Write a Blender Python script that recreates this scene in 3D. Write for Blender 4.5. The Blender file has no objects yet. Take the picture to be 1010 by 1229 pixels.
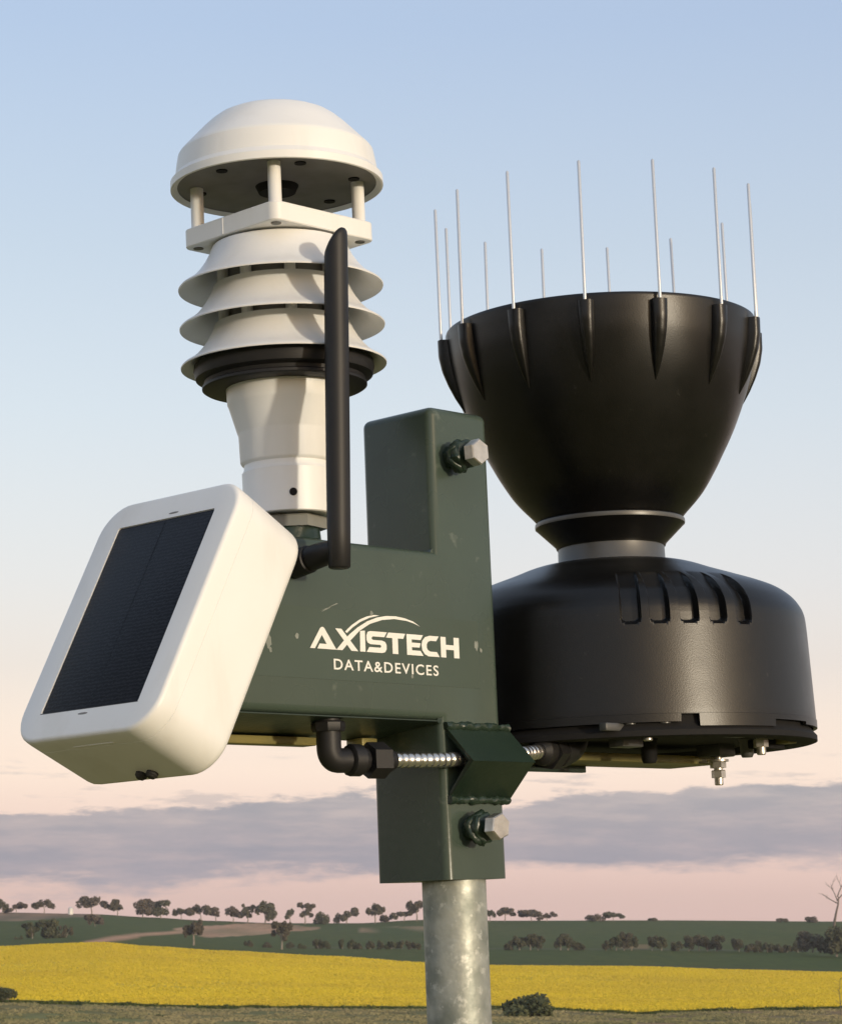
import bpy, bmesh, math, random
from mathutils import Vector, Matrix, noise
from math import sin, cos, tan, atan, asin, radians, pi, sqrt, exp

random.seed(7)
scene = bpy.context.scene
C = scene.collection

# ------------------------------------------------------------------ camera, world, sun, exposure
EYE = 1.62                                   # eye height above the paddock
FPX, PW, PH = 3000.0, 1010.0, 1229.0         # focal length expressed in photo pixels
PITCH = atan((1110 - PH / 2) / FPX)
cam_d = bpy.data.cameras.new('camera')
cam = bpy.data.objects.new('camera', cam_d)
C.objects.link(cam)
cam.location = (0, 0, EYE)
cam.rotation_euler = (pi / 2 + PITCH, 0, 0)
cam_d.sensor_fit = 'VERTICAL'
cam_d.sensor_height = 24.0
cam_d.lens = 24.0 * FPX / PH
cam_d.clip_start = 0.05
cam_d.clip_end = 60000
cam_d.dof.use_dof = True
cam_d.dof.focus_distance = 1.5
cam_d.dof.aperture_fstop = cam_d.lens / 0.75   # a phone-sized pupil
scene.camera = cam

SUN_AZ, SUN_EL = 44.0, 5.0                   # sun: degrees to the right of straight behind the camera; height
az = radians(SUN_AZ)
sun_dir = Vector((sin(az) * cos(radians(SUN_EL)), -cos(az) * cos(radians(SUN_EL)), sin(radians(SUN_EL))))
sun_l = bpy.data.lights.new('sun', 'SUN')
sun_l.energy = 2.15
sun_l.angle = radians(2.5)
sun_l.color = (1.0, 0.90, 0.72)
sun = bpy.data.objects.new('sun', sun_l)
C.objects.link(sun)
sun.rotation_euler = (-sun_dir).to_track_quat('-Z', 'Y').to_euler()
sun.location = (3, -3, 6)

def srgb(r, g, b):
    f = lambda c: (c / 255 / 12.92) if c / 255 <= 0.04045 else ((c / 255 + 0.055) / 1.055) ** 2.4
    return (f(r), f(g), f(b), 1.0)

world = bpy.data.worlds.new('World')
scene.world = world
world.use_nodes = True
wn = world.node_tree
for n in list(wn.nodes):
    wn.nodes.remove(n)
def W(t, **kw):
    n = wn.nodes.new(t)
    for k, v in kw.items():
        setattr(n, k, v)
    return n
def wmath(op, a, b=None, c=None, clamp=False):
    n = W('ShaderNodeMath', operation=op, use_clamp=clamp)
    for i, v in enumerate((a, b, c)):
        if v is None:
            continue
        if isinstance(v, (int, float)):
            n.inputs[i].default_value = v
        else:
            wn.links.new(v, n.inputs[i])
    return n.outputs[0]
w_out = W('ShaderNodeOutputWorld')
sky = W('ShaderNodeTexSky', sky_type='NISHITA', sun_disc=False)
sky.sun_elevation = radians(SUN_EL)
sky.sun_rotation = math.atan2(sun_dir.x, sun_dir.y)
sky.air_density = 1.0; sky.dust_density = 5.0; sky.ozone_density = 1.0
bg_a = W('ShaderNodeBackground'); bg_a.inputs[1].default_value = 0.15
wn.links.new(sky.outputs[0], bg_a.inputs[0])
tc = W('ShaderNodeTexCoord')
sep = W('ShaderNodeSeparateXYZ')
wn.links.new(tc.outputs['Generated'], sep.inputs[0])
elev = wmath('MULTIPLY', wmath('ARCSINE', sep.outputs[2]), 180 / pi)
SKY_TOP = 40.0
ramp = W('ShaderNodeValToRGB')
wn.links.new(wmath('DIVIDE', elev, SKY_TOP, clamp=True), ramp.inputs[0])
# what the haze and high thin cloud of the anti-twilight add to the clear sky, by height
STOPS = [(0.0, (222, 189, 180)), (0.56, (224, 192, 182)), (1.8, (233, 205, 195)), (3.4, (241, 219, 207)), (4.6, (231, 213, 205)), (5.84, (214, 202, 201)), (7.75, (204, 199, 204)), (11.56, (187, 191, 202)), (15.4, (170, 178, 194)), (20.4, (152, 165, 192)), (40.0, (149, 158, 175))]
cr = ramp.color_ramp
while len(cr.elements) < len(STOPS):
    cr.elements.new(0.5)
for e, (d, col) in zip(cr.elements, STOPS):
    e.position = d / SKY_TOP
    e.color = srgb(*col)
# low bank of lavender cloud all round the horizon
mp = W('ShaderNodeMapping'); mp.inputs['Scale'].default_value = (13, 13, 48)
wn.links.new(tc.outputs['Generated'], mp.inputs[0])
nz = W('ShaderNodeTexNoise'); nz.inputs['Scale'].default_value = 1.0; nz.inputs['Detail'].default_value = 7; nz.inputs['Roughness'].default_value = 0.66
wn.links.new(mp.outputs[0], nz.inputs[0])
mp2 = W('ShaderNodeMapping'); mp2.inputs['Scale'].default_value = (20, 20, 130); mp2.inputs['Location'].default_value = (3, 1, 2)
wn.links.new(tc.outputs['Generated'], mp2.inputs[0])
nz2 = W('ShaderNodeTexNoise'); nz2.inputs['Scale'].default_value = 1.0; nz2.inputs['Detail'].default_value = 6; nz2.inputs['Roughness'].default_value = 0.6
wn.links.new(mp2.outputs[0], nz2.inputs[0])
nv = wmath('SUBTRACT', nz.outputs[0], 0.5)
ev = wmath('ADD', wmath('ADD', wmath('SUBTRACT', elev, wmath('MULTIPLY', sep.outputs[0], 1.7)), wmath('MULTIPLY', nv, 1.9)), wmath('MULTIPLY', wmath('SUBTRACT', nz2.outputs[0], 0.5), 0.9))
lo = W('ShaderNodeMapRange', interpolation_type='SMOOTHSTEP')
wn.links.new(ev, lo.inputs[0]); lo.inputs[1].default_value = 0.95; lo.inputs[2].default_value = 1.5
hi = W('ShaderNodeMapRange', interpolation_type='SMOOTHSTEP')
wn.links.new(ev, hi.inputs[0]); hi.inputs[1].default_value = 2.75; hi.inputs[2].default_value = 3.0; hi.inputs[3].default_value = 1; hi.inputs[4].default_value = 0
dens = W('ShaderNodeMapRange', interpolation_type='SMOOTHSTEP')
wn.links.new(nz2.outputs[0], dens.inputs[0]); dens.inputs[1].default_value = 0.25; dens.inputs[2].default_value = 0.62; dens.inputs[3].default_value = 0.72; dens.inputs[4].default_value = 1.0
cmask = wmath('MULTIPLY', wmath('MULTIPLY', lo.outputs[0], hi.outputs[0]), dens.outputs[0])
# thin wisps just above the bank
wl = W('ShaderNodeMapRange', interpolation_type='SMOOTHSTEP'); wn.links.new(nz2.outputs[0], wl.inputs[0]); wl.inputs[1].default_value = 0.56; wl.inputs[2].default_value = 0.68; wl.inputs[4].default_value = 0.5
we = W('ShaderNodeMapRange', interpolation_type='SMOOTHSTEP'); wn.links.new(elev, we.inputs[0]); we.inputs[1].default_value = 4.3; we.inputs[2].default_value = 3.0
wisp = wmath('MULTIPLY', wl.outputs[0], we.outputs[0])
wisp = wmath('MULTIPLY', wisp, lo.outputs[0])
cm = wmath('MAXIMUM', cmask, wisp, clamp=True)
cm = wmath('MULTIPLY', cm, 0.95)
cloudcol = W('ShaderNodeMix', data_type='RGBA')
cloudcol.inputs[6].default_value = srgb(124, 135, 155); cloudcol.inputs[7].default_value = srgb(178, 168, 175)
wn.links.new(nz.outputs[0], cloudcol.inputs[0])
mixc = W('ShaderNodeMix', data_type='RGBA')
wn.links.new(cm, mixc.inputs[0]); wn.links.new(ramp.outputs[0], mixc.inputs[6]); wn.links.new(cloudcol.outputs[2], mixc.inputs[7])
bg_b = W('ShaderNodeBackground'); bg_b.inputs[1].default_value = 1.0
wn.links.new(mixc.outputs[2], bg_b.inputs[0])
add = W('ShaderNodeAddShader')
wn.links.new(bg_a.outputs[0], add.inputs[0]); wn.links.new(bg_b.outputs[0], add.inputs[1])
wn.links.new(add.outputs[0], w_out.inputs[0])

scene.view_settings.view_transform = 'Standard'
scene.view_settings.look = 'None'
scene.view_settings.exposure = 0.05
scene.view_settings.gamma = 1.0
scene.view_settings.use_curve_mapping = False
scene.render.engine = 'CYCLES'
scene.cycles.max_bounces = 6

# ------------------------------------------------------------------ materials
def mat(name, col, rough=0.5, metal=0.0, spec=0.5, noise_scale=None, noise_amt=0.0, col2=None, bump=0.0, bump_scale=200.0, coat=0.0, rough_var=0.0, detail=4.0, wear=None, wear_scale=60.0, wear_lim=(0.66, 0.74), grime=None):
    m = bpy.data.materials.new(name)
    m.use_nodes = True
    nt = m.node_tree
    b = nt.nodes['Principled BSDF']
    b.inputs['Base Color'].default_value = (*col[:3], 1)
    b.inputs['Roughness'].default_value = rough
    b.inputs['Metallic'].default_value = metal
    b.inputs['Specular IOR Level'].default_value = spec
    b.inputs['Coat Weight'].default_value = coat
    t = nt.nodes.new('ShaderNodeTexCoord')
    if col2 is not None:
        n = nt.nodes.new('ShaderNodeTexNoise'); n.inputs['Scale'].default_value = noise_scale; n.inputs['Detail'].default_value = detail
        nt.links.new(t.outputs['Object'], n.inputs[0])
        r = nt.nodes.new('ShaderNodeMapRange'); r.inputs[1].default_value = 0.5 - 0.5 / max(noise_amt, .01) * .3; r.inputs[2].default_value = 0.5 + 0.5 / max(noise_amt, .01) * .3
        nt.links.new(n.outputs[0], r.inputs[0])
        x = nt.nodes.new('ShaderNodeMix'); x.data_type = 'RGBA'
        x.inputs[6].default_value = (*col[:3], 1); x.inputs[7].default_value = (*col2[:3], 1)
        nt.links.new(r.outputs[0], x.inputs[0]); nt.links.new(x.outputs[2], b.inputs['Base Color'])
        if rough_var:
            rr = nt.nodes.new('ShaderNodeMapRange'); rr.inputs[3].default_value = rough - rough_var; rr.inputs[4].default_value = rough + rough_var
            nt.links.new(n.outputs[0], rr.inputs[0]); nt.links.new(rr.outputs[0], b.inputs['Roughness'])
    def overlay(col_, scale_, lim, stretch, amount):
        src = b.inputs['Base Color'].links[0].from_socket if b.inputs['Base Color'].links else None
        mp_ = nt.nodes.new('ShaderNodeMapping'); mp_.inputs['Scale'].default_value = stretch; nt.links.new(t.outputs['Object'], mp_.inputs[0])
        n_ = nt.nodes.new('ShaderNodeTexNoise'); n_.inputs['Scale'].default_value = scale_; n_.inputs['Detail'].default_value = 6; n_.inputs['Roughness'].default_value = .62
        nt.links.new(mp_.outputs[0], n_.inputs[0])
        r_ = nt.nodes.new('ShaderNodeMapRange'); r_.inputs[1].default_value = lim[0]; r_.inputs[2].default_value = lim[1]; r_.inputs[4].default_value = amount; nt.links.new(n_.outputs[0], r_.inputs[0])
        x_ = nt.nodes.new('ShaderNodeMix'); x_.data_type = 'RGBA'; x_.inputs[7].default_value = (*col_, 1)
        if src: nt.links.new(src, x_.inputs[6])
        else: x_.inputs[6].default_value = (*col[:3], 1)
        nt.links.new(r_.outputs[0], x_.inputs[0]); nt.links.new(x_.outputs[2], b.inputs['Base Color'])
    if wear: overlay(wear, wear_scale, wear_lim, (1, 1, 1), .8)
    if grime: overlay(grime, 22, (.50, .78), (1, 1, .22), .55)
    if bump:
        n = nt.nodes.new('ShaderNodeTexNoise'); n.inputs['Scale'].default_value = bump_scale; n.inputs['Detail'].default_value = 3
        nt.links.new(t.outputs['Object'], n.inputs[0])
        bp = nt.nodes.new('ShaderNodeBump'); bp.inputs['Strength'].default_value = bump; bp.inputs['Distance'].default_value = 0.001
        nt.links.new(n.outputs[0], bp.inputs['Height']); nt.links.new(bp.outputs[0], b.inputs['Normal'])
    return m

M = {}
M['white'] = mat('white_plastic', (0.80, 0.80, 0.785), 0.42, noise_scale=30, noise_amt=.5, col2=(0.77, 0.765, 0.74), bump=0.03, bump_scale=900, grime=(0.60, 0.58, 0.53), wear=(0.5, 0.48, 0.44), wear_scale=130, wear_lim=(.72, .80))
M['white_old'] = mat('white_shield_plastic', (0.78, 0.78, 0.77), 0.38, noise_scale=25, noise_amt=.5, col2=(0.74, 0.74, 0.73), bump=0.03, bump_scale=600, grime=(0.56, 0.55, 0.51), wear=(0.45, 0.43, 0.4), wear_scale=130, wear_lim=(.72, .80))
M['under'] = mat('dark_grey_plastic', (0.22, 0.21, 0.20), 0.6, noise_scale=60, noise_amt=.6, col2=(0.16, 0.15, 0.14))  # dark grey plastic for the sensor core, dome underside and dimples
M['black'] = mat('black_plastic', (0.011, 0.011, 0.012), 0.5, spec=.35, noise_scale=80, noise_amt=.6, col2=(0.016, 0.015, 0.015), bump=0.05, bump_scale=1500)
M['black_sheen'] = mat('black_moulded_plastic', (0.003, 0.003, 0.0029), 0.335, spec=.42, noise_scale=40, noise_amt=.6, col2=(0.006, 0.0056, 0.0052), bump=0.08, bump_scale=1400, rough_var=.06, wear=(0.03, 0.029, 0.027), wear_scale=190, wear_lim=(.66, .76), grime=(0.008, 0.0078, 0.007))
M['matt_black'] = mat('matt_black', (0.010, 0.0095, 0.0095), 0.75, spec=.25)
M['satin'] = mat('satin_grey_band', (0.10, 0.10, 0.098), 0.38, 0.3, noise_scale=50, noise_amt=.5, col2=(0.08, 0.08, 0.078))
M['green'] = mat('dark_green_paint', (0.057, 0.079, 0.061), 0.27, spec=.38, noise_scale=14, noise_amt=.7, col2=(0.048, 0.068, 0.053), bump=0.07, bump_scale=190, rough_var=.10, wear=(0.12, 0.14, 0.115), wear_scale=75, wear_lim=(.64, .74), grime=(0.040, 0.055, 0.042))
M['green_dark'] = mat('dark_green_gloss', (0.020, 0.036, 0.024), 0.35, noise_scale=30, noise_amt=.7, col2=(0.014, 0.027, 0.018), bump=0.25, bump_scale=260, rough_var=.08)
M['olive'] = mat('olive_plate', (0.26, 0.22, 0.07), 0.45, 0.2, noise_scale=22, noise_amt=.9, col2=(0.17, 0.15, 0.06))  # yellowish olive base colour for strip, tabs and gauge arm
M['sticker'] = mat('green_vinyl', (0.053, 0.073, 0.056), 0.36, spec=.3, noise_scale=18, noise_amt=.6, col2=(0.061, 0.083, 0.066))
M['print'] = mat('white_print', (0.80, 0.79, 0.74), 0.5, noise_scale=60, noise_amt=.6, col2=(0.74, 0.73, 0.68))
M['chip'] = mat('bare_chip', (0.25, 0.265, 0.235), 0.6, noise_scale=200, noise_amt=1, col2=(0.16, 0.18, 0.155))
M['steel'] = mat('zinc_bolt', (0.66, 0.62, 0.56), 0.36, 0.85, noise_scale=160, noise_amt=.8, col2=(0.48, 0.45, 0.40), bump=0.15, bump_scale=700)
M['conduit'] = mat('bright_conduit', (0.70, 0.68, 0.64), 0.24, 0.95)
M['spike'] = mat('stainless_wire', (0.68, 0.69, 0.70), 0.33, 0.55)
M['galv'] = mat('galvanised_steel', (0.37, 0.385, 0.35), 0.50, 0.45, noise_scale=52, noise_amt=1.1, col2=(0.20, 0.22, 0.195), bump=0.9, bump_scale=70, rough_var=.14, detail=8, wear=(0.50, 0.51, 0.47), wear_scale=170, wear_lim=(.56, .66), grime=(0.17, 0.18, 0.16))
M['nut_grey'] = mat('grey_nut', (0.24, 0.24, 0.21), 0.5, noise_scale=60, noise_amt=.6, col2=(0.18, 0.18, 0.16))
M['foot'] = mat('rubber', (0.02, 0.018, 0.017), 0.7)

def cell_material():
    m = bpy.data.materials.new('solar_cell'); m.use_nodes = True
    nt = m.node_tree; b = nt.nodes['Principled BSDF']
    t = nt.nodes.new('ShaderNodeTexCoord'); s = nt.nodes.new('ShaderNodeSeparateXYZ'); nt.links.new(t.outputs['Object'], s.inputs[0])
    w = nt.nodes.new('ShaderNodeTexWave'); w.wave_type = 'BANDS'; w.bands_direction = 'Y'
    w.inputs['Scale'].default_value = 130; w.inputs['Distortion'].default_value = 5; w.inputs['Detail'].default_value = 2; w.inputs['Detail Scale'].default_value = 3
    nt.links.new(t.outputs['Object'], w.inputs[0])
    nz_ = nt.nodes.new('ShaderNodeTexNoise'); nz_.inputs['Scale'].default_value = 700; nt.links.new(t.outputs['Object'], nz_.inputs[0])
    mul = nt.nodes.new('ShaderNodeMath'); mul.operation = 'MULTIPLY'; nt.links.new(w.outputs['Fac'], mul.inputs[0]); nt.links.new(nz_.outputs[0], mul.inputs[1])
    x = nt.nodes.new('ShaderNodeMix'); x.data_type = 'RGBA'; x.inputs[6].default_value = (0.003, 0.004, 0.007, 1); x.inputs[7].default_value = (0.022, 0.025, 0.034, 1)
    nt.links.new(mul.outputs[0], x.inputs[0])
    nt.links.new(x.outputs[2], b.inputs['Base Color'])
    b.inputs['Roughness'].default_value = 0.5
    b.inputs['Specular IOR Level'].default_value = 0.14
    bp = nt.nodes.new('ShaderNodeBump'); bp.inputs['Strength'].default_value = 0.25; bp.inputs['Distance'].default_value = 0.0006
    nt.links.new(mul.outputs[0], bp.inputs['Height']); nt.links.new(bp.outputs[0], b.inputs['Normal'])
    return m
M['cell'] = cell_material()

def ground_material(name, c1, c2, c3, s1, s2, attr=False, stretch=(1, 1, 1), bump=0.4, bump_d=0.3):
    m = bpy.data.materials.new(name); m.use_nodes = True
    nt = m.node_tree; b = nt.nodes['Principled BSDF']
    b.inputs['Roughness'].default_value = 0.9; b.inputs['Specular IOR Level'].default_value = 0.1
    t = nt.nodes.new('ShaderNodeTexCoord'); mpn = nt.nodes.new('ShaderNodeMapping'); mpn.inputs['Scale'].default_value = stretch
    nt.links.new(t.outputs['Object'], mpn.inputs[0])
    n1 = nt.nodes.new('ShaderNodeTexNoise'); n1.inputs['Scale'].default_value = s1; n1.inputs['Detail'].default_value = 6; nt.links.new(mpn.outputs[0], n1.inputs[0])
    n2 = nt.nodes.new('ShaderNodeTexNoise'); n2.inputs['Scale'].default_value = s2; n2.inputs['Detail'].default_value = 8; n2.inputs['Roughness'].default_value = .65; nt.links.new(mpn.outputs[0], n2.inputs[0])
    r1 = nt.nodes.new('ShaderNodeMapRange'); r1.inputs[1].default_value = .36; r1.inputs[2].default_value = .64; nt.links.new(n1.outputs[0], r1.inputs[0])
    r2 = nt.nodes.new('ShaderNodeMapRange'); r2.inputs[1].default_value = .38; r2.inputs[2].default_value = .66; r2.inputs[4].default_value = .6; nt.links.new(n2.outputs[0], r2.inputs[0])
    x1 = nt.nodes.new('ShaderNodeMix'); x1.data_type = 'RGBA'; x1.inputs[6].default_value = (*c1, 1); x1.inputs[7].default_value = (*c2, 1); nt.links.new(r1.outputs[0], x1.inputs[0])
    x2 = nt.nodes.new('ShaderNodeMix'); x2.data_type = 'RGBA'; x2.inputs[7].default_value = (*c3, 1); nt.links.new(r2.outputs[0], x2.inputs[0])
    nt.links.new(x1.outputs[2], x2.inputs[6])
    out = x2.outputs[2]
    if attr:
        a = nt.nodes.new('ShaderNodeVertexColor'); a.layer_name = 'field'
        mm = nt.nodes.new('ShaderNodeMix'); mm.data_type = 'RGBA'; mm.blend_type = 'MULTIPLY'; mm.inputs[0].default_value = 1
        nt.links.new(out, mm.inputs[6]); nt.links.new(a.outputs[0], mm.inputs[7]); out = mm.outputs[2]
    nt.links.new(out, b.inputs['Base Color'])
    bp = nt.nodes.new('ShaderNodeBump'); bp.inputs['Strength'].default_value = bump; bp.inputs['Distance'].default_value = bump_d
    nt.links.new(n2.outputs[0], bp.inputs['Height']); nt.links.new(bp.outputs[0], b.inputs['Normal'])
    return m
M['paddock'] = ground_material('paddock_grass', (0.86, 1.0, 0.9), (1.30, 1.1, 1.1), (0.55, 0.66, 0.55), .09, .55, attr=True, stretch=(1, .16, 1))
M['petal'] = mat('canola_petals', (0.78, 0.60, 0.055), 0.8, spec=.1, noise_scale=.02, noise_amt=.8, col2=(0.68, 0.51, 0.062))
def translucent(m, f):
    nt = m.node_tree; b = nt.nodes['Principled BSDF']; out = nt.nodes['Material Output']
    tr = nt.nodes.new('ShaderNodeBsdfTranslucent'); mx = nt.nodes.new('ShaderNodeMixShader'); mx.inputs[0].default_value = f
    nt.links.new(b.inputs['Base Color'].links[0].from_socket, tr.inputs[0]); nt.links.new(b.outputs[0], mx.inputs[1]); nt.links.new(tr.outputs[0], mx.inputs[2]); nt.links.new(mx.outputs[0], out.inputs[0])
translucent(M['petal'], .45)
M['grass'] = mat('grass_blades', (0.24, 0.23, 0.115), 0.8, spec=.1, noise_scale=.05, noise_amt=1.0, col2=(0.34, 0.29, 0.16))
translucent(M['grass'], .35)
M['stem'] = mat('canola_stems', (0.07, 0.095, 0.03), 0.8, spec=.1, noise_scale=.3, noise_amt=1.0, col2=(0.12, 0.13, 0.04))
translucent(M['stem'], .3)
M['canola'] = ground_material('canola_bloom', (0.66, 0.49, 0.055), (0.60, 0.46, 0.055), (0.46, 0.37, 0.055), .010, .25, stretch=(1, .22, 1), bump=.5)
M['stalks'] = ground_material('canola_stalks', (0.045, 0.060, 0.020), (0.06, 0.07, 0.02), (0.03, 0.045, 0.015), .3, 2.0)
M['hill'] = ground_material('hill_crop', (0.92, 1.0, 0.9), (1.22, 1.06, 1.0), (0.55, 0.64, 0.60), .02, .22, attr=True, stretch=(1, .22, 1))
M['plain'] = ground_material('far_plain', (0.09, 0.10, 0.05), (0.12, 0.11, 0.06), (0.07, 0.08, 0.04), .001, .01)

def leaf_mat(name, a, b_, s):
    m = mat(name, a, 0.75, spec=.2, noise_scale=s, noise_amt=.9, col2=b_)
    nt = m.node_tree; b = nt.nodes['Principled BSDF']; src = b.inputs['Base Color'].links[0].from_socket
    oi = nt.nodes.new('ShaderNodeObjectInfo'); mr = nt.nodes.new('ShaderNodeMapRange'); mr.inputs[4].default_value = .6
    x = nt.nodes.new('ShaderNodeMix'); x.data_type = 'RGBA'; x.inputs[7].default_value = (0.070, 0.084, 0.034, 1)
    nt.links.new(oi.outputs['Random'], mr.inputs[0]); nt.links.new(mr.outputs[0], x.inputs[0]); nt.links.new(src, x.inputs[6]); nt.links.new(x.outputs[2], b.inputs['Base Color'])
    return m
M['leaf_gum'] = leaf_mat('gum_leaves', (0.105, 0.078, 0.058), (0.125, 0.095, 0.07), .5)
M['leaf_hedge'] = leaf_mat('bush_leaves', (0.070, 0.068, 0.038), (0.105, 0.085, 0.055), .5)
M['leaf_olive'] = leaf_mat('olive_bush_leaves', (0.055, 0.062, 0.030), (0.105, 0.105, 0.055), .8)
M['bark'] = mat('pale_bark', (0.30, 0.25, 0.20), .8, noise_scale=2, noise_amt=.8, col2=(0.20, 0.165, 0.13))
M['bark_dark'] = mat('dead_bark', (0.16, 0.125, 0.10), .85, noise_scale=2, noise_amt=.8, col2=(0.11, 0.09, 0.07))
M['tank'] = mat('white_sheet_metal', (0.8, 0.78, 0.74), .5, noise_scale=1, noise_amt=.5, col2=(.72, .7, .66))

# ------------------------------------------------------------------ the bracket frame (millimetres)
# x runs along the arm away from the camera to the right, y across it to the left, z up the leaning mast
LEAN, ARM_AZ = radians(2.2), radians(46)
def frame_axis(v):
    x, y, z = v
    return Vector((x * cos(LEAN) - z * sin(LEAN), y, x * sin(LEAN) + z * cos(LEAN)))
EX = frame_axis((cos(ARM_AZ), sin(ARM_AZ), 0)); EY = frame_axis((-sin(ARM_AZ), cos(ARM_AZ), 0)); EZ = frame_axis((0, 0, 1))
ROT = Matrix((EX, EY, EZ)).transposed()
ORIGIN = Vector((0.011, 1.49343414, 0.16279442 + EYE))
def to_world(p):
    return ORIGIN + ROT @ (Vector(p) * 0.001)

def tag(o, label=None, cat=None, group=None, kind=None):
    for k, v in (('label', label), ('category', cat), ('group', group), ('kind', kind)):
        if v:
            o[k] = v
    return o
BASE = {}
def thing(name, base, label, cat, extra=None):
    o = bpy.data.objects.new(name, None)
    o.empty_display_size = .05
    C.objects.link(o)
    R = ROT if extra is None else ROT @ extra
    o.matrix_world = Matrix.Translation(to_world(base)) @ R.to_4x4()
    BASE[o.name] = Vector(base)
    return tag(o, label, cat)
def root_of(o):
    while o.parent:
        o = o.parent
    return o

def finish(bm, angle=38):
    bmesh.ops.remove_doubles(bm, verts=bm.verts, dist=1e-4)
    bmesh.ops.recalc_face_normals(bm, faces=bm.faces)
    bm.normal_update()
    for f in bm.faces:
        f.smooth = True
    for e in bm.edges:
        e.smooth = not (len(e.link_faces) == 2 and e.calc_face_angle(0) > radians(angle))
def part(name, bm, m, parent, label=None, angle=38, mesh_only=False):
    """bm is in bracket-frame millimetres"""
    finish(bm, angle)
    b = BASE[root_of(parent).name] if parent else Vector()
    bm.transform(Matrix.Scale(0.001, 4) @ Matrix.Translation(-b))
    me = bpy.data.meshes.new(name); bm.to_mesh(me); bm.free()
    for mm in (m if isinstance(m, (list, tuple)) else [m]):
        me.materials.append(mm)
    if mesh_only:
        return me
    o = bpy.data.objects.new(name, me); C.objects.link(o); o.parent = parent
    if label:
        o['label'] = label
    return o
def repeat(src, parent, m4):
    """copy of a part, moved by a matrix in the thing's own metres"""
    c = src.copy(); C.objects.link(c); c.parent = parent; c.matrix_basis = m4
    return c

# ------------------------------------------------------------------ shape builders
def new():
    return bmesh.new()
def join(*bms):
    a = bms[0]
    for b in bms[1:]:
        me = bpy.data.meshes.new('tmp'); b.to_mesh(me); b.free(); a.from_mesh(me); bpy.data.meshes.remove(me)
    return a
def box(x0, x1, y0, y1, z0, z1, bevel=0, seg=2):
    bm = new()
    bmesh.ops.create_cube(bm, size=1)
    for v in bm.verts:
        v.co = Vector((x0 if v.co.x < 0 else x1, y0 if v.co.y < 0 else y1, z0 if v.co.z < 0 else z1))
    if bevel:
        bmesh.ops.bevel(bm, geom=bm.edges[:], offset=bevel, segments=seg, profile=.5, affect='EDGES')
    return bm
def lathe(prof, seg=64, at=(0, 0, 0), m=None, angles=None, cap=True):
    """prof: (z, r) list, about z"""
    bm = new(); rings = []
    A = angles if angles else [2 * pi * i / seg for i in range(seg)]
    for z, r in prof:
        if r <= 1e-6:
            rings.append([bm.verts.new((0, 0, z))])
        else:
            rings.append([bm.verts.new((r * cos(a), r * sin(a), z)) for a in A])
    n = len(A)
    for a, b in zip(rings, rings[1:]):
        for i in range(n):
            j = (i + 1) % n
            if len(a) == 1 and len(b) == 1: continue
            if len(a) == 1: bm.faces.new((a[0], b[j], b[i]))
            elif len(b) == 1: bm.faces.new((a[i], a[j], b[0]))
            else: bm.faces.new((a[i], a[j], b[j], b[i]))
    if cap:
        for r in (rings[0], rings[-1]):
            if len(r) > 2: bm.faces.new(r)
    if m is not None: bm.transform(m)
    bm.transform(Matrix.Translation(at))
    return bm
def axis_m(direction, at):
    q = Vector(direction).normalized().to_track_quat('Z', 'Y')
    return Matrix.Translation(at) @ q.to_matrix().to_4x4()
def tube(path, radii, seg=16, cap=True):
    bm = new(); path = [Vector(p) for p in path]
    if isinstance(radii, (int, float)): radii = [radii] * len(path)
    rings = []; nrm = None
    for i, p in enumerate(path):
        d = (path[min(i + 1, len(path) - 1)] - path[max(i - 1, 0)]).normalized()
        if nrm is None:
            nrm = d.orthogonal().normalized()
        nrm = (nrm - d * nrm.dot(d)).normalized(); bn = d.cross(nrm)
        rings.append([bm.verts.new(p + (nrm * cos(2 * pi * k / seg) + bn * sin(2 * pi * k / seg)) * radii[i]) for k in range(seg)])
    for a, b in zip(rings, rings[1:]):
        for k in range(seg):
            j = (k + 1) % seg
            bm.faces.new((a[k], a[j], b[j], b[k]))
    if cap:
        bm.faces.new(rings[0]); bm.faces.new(rings[-1])
    return bm
def prism(poly, y0, y1, axis='y'):
    """poly in (x,z), extruded along y"""
    bm = new()
    f = (lambda a, b, t: (a, t, b)) if axis == 'y' else (lambda a, b, t: (a, b, t))
    lo_ = [bm.verts.new(f(a, b, y0)) for a, b in poly]; hi_ = [bm.verts.new(f(a, b, y1)) for a, b in poly]
    n = len(poly)
    bm.faces.new(lo_); bm.faces.new(list(reversed(hi_)))
    for i in range(n):
        bm.faces.new((lo_[i], hi_[i], hi_[(i + 1) % n], lo_[(i + 1) % n]))
    bmesh.ops.recalc_face_normals(bm, faces=bm.faces)
    return bm
def hexa(af, h, at, d, bevel=.8, twist=0):
    """hexagonal head: af = across flats, from at along d"""
    r = af / sqrt(3)
    pr = [(0, r), (h - bevel, r), (h, r - bevel)]
    return lathe(pr, 6, m=axis_m(d, at) @ Matrix.Rotation(twist, 4, 'Z'))
def rrect(w, h, r, n=6):
    pts = []
    for cx, cy, a0 in ((w / 2 - r, h / 2 - r, 0), (-w / 2 + r, h / 2 - r, pi / 2), (-w / 2 + r, -h / 2 + r, pi), (w / 2 - r, -h / 2 + r, 1.5 * pi)):
        for i in range(n + 1):
            a = a0 + pi / 2 * i / n
            pts.append((cx + r * cos(a), cy + r * sin(a)))
    return pts
def loft(loops, cap0=True, cap1=True, m=None):
    bm = new()
    R_ = [[bm.verts.new(p) for p in l] for l in loops]
    n = len(R_[0])
    for a, b in zip(R_, R_[1:]):
        for i in range(n):
            bm.faces.new((a[i], a[(i + 1) % n], b[(i + 1) % n], b[i]))
    if cap0: bm.faces.new(R_[0])
    if cap1: bm.faces.new(R_[-1])
    if m is not None: bm.transform(m)
    return bm
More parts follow.
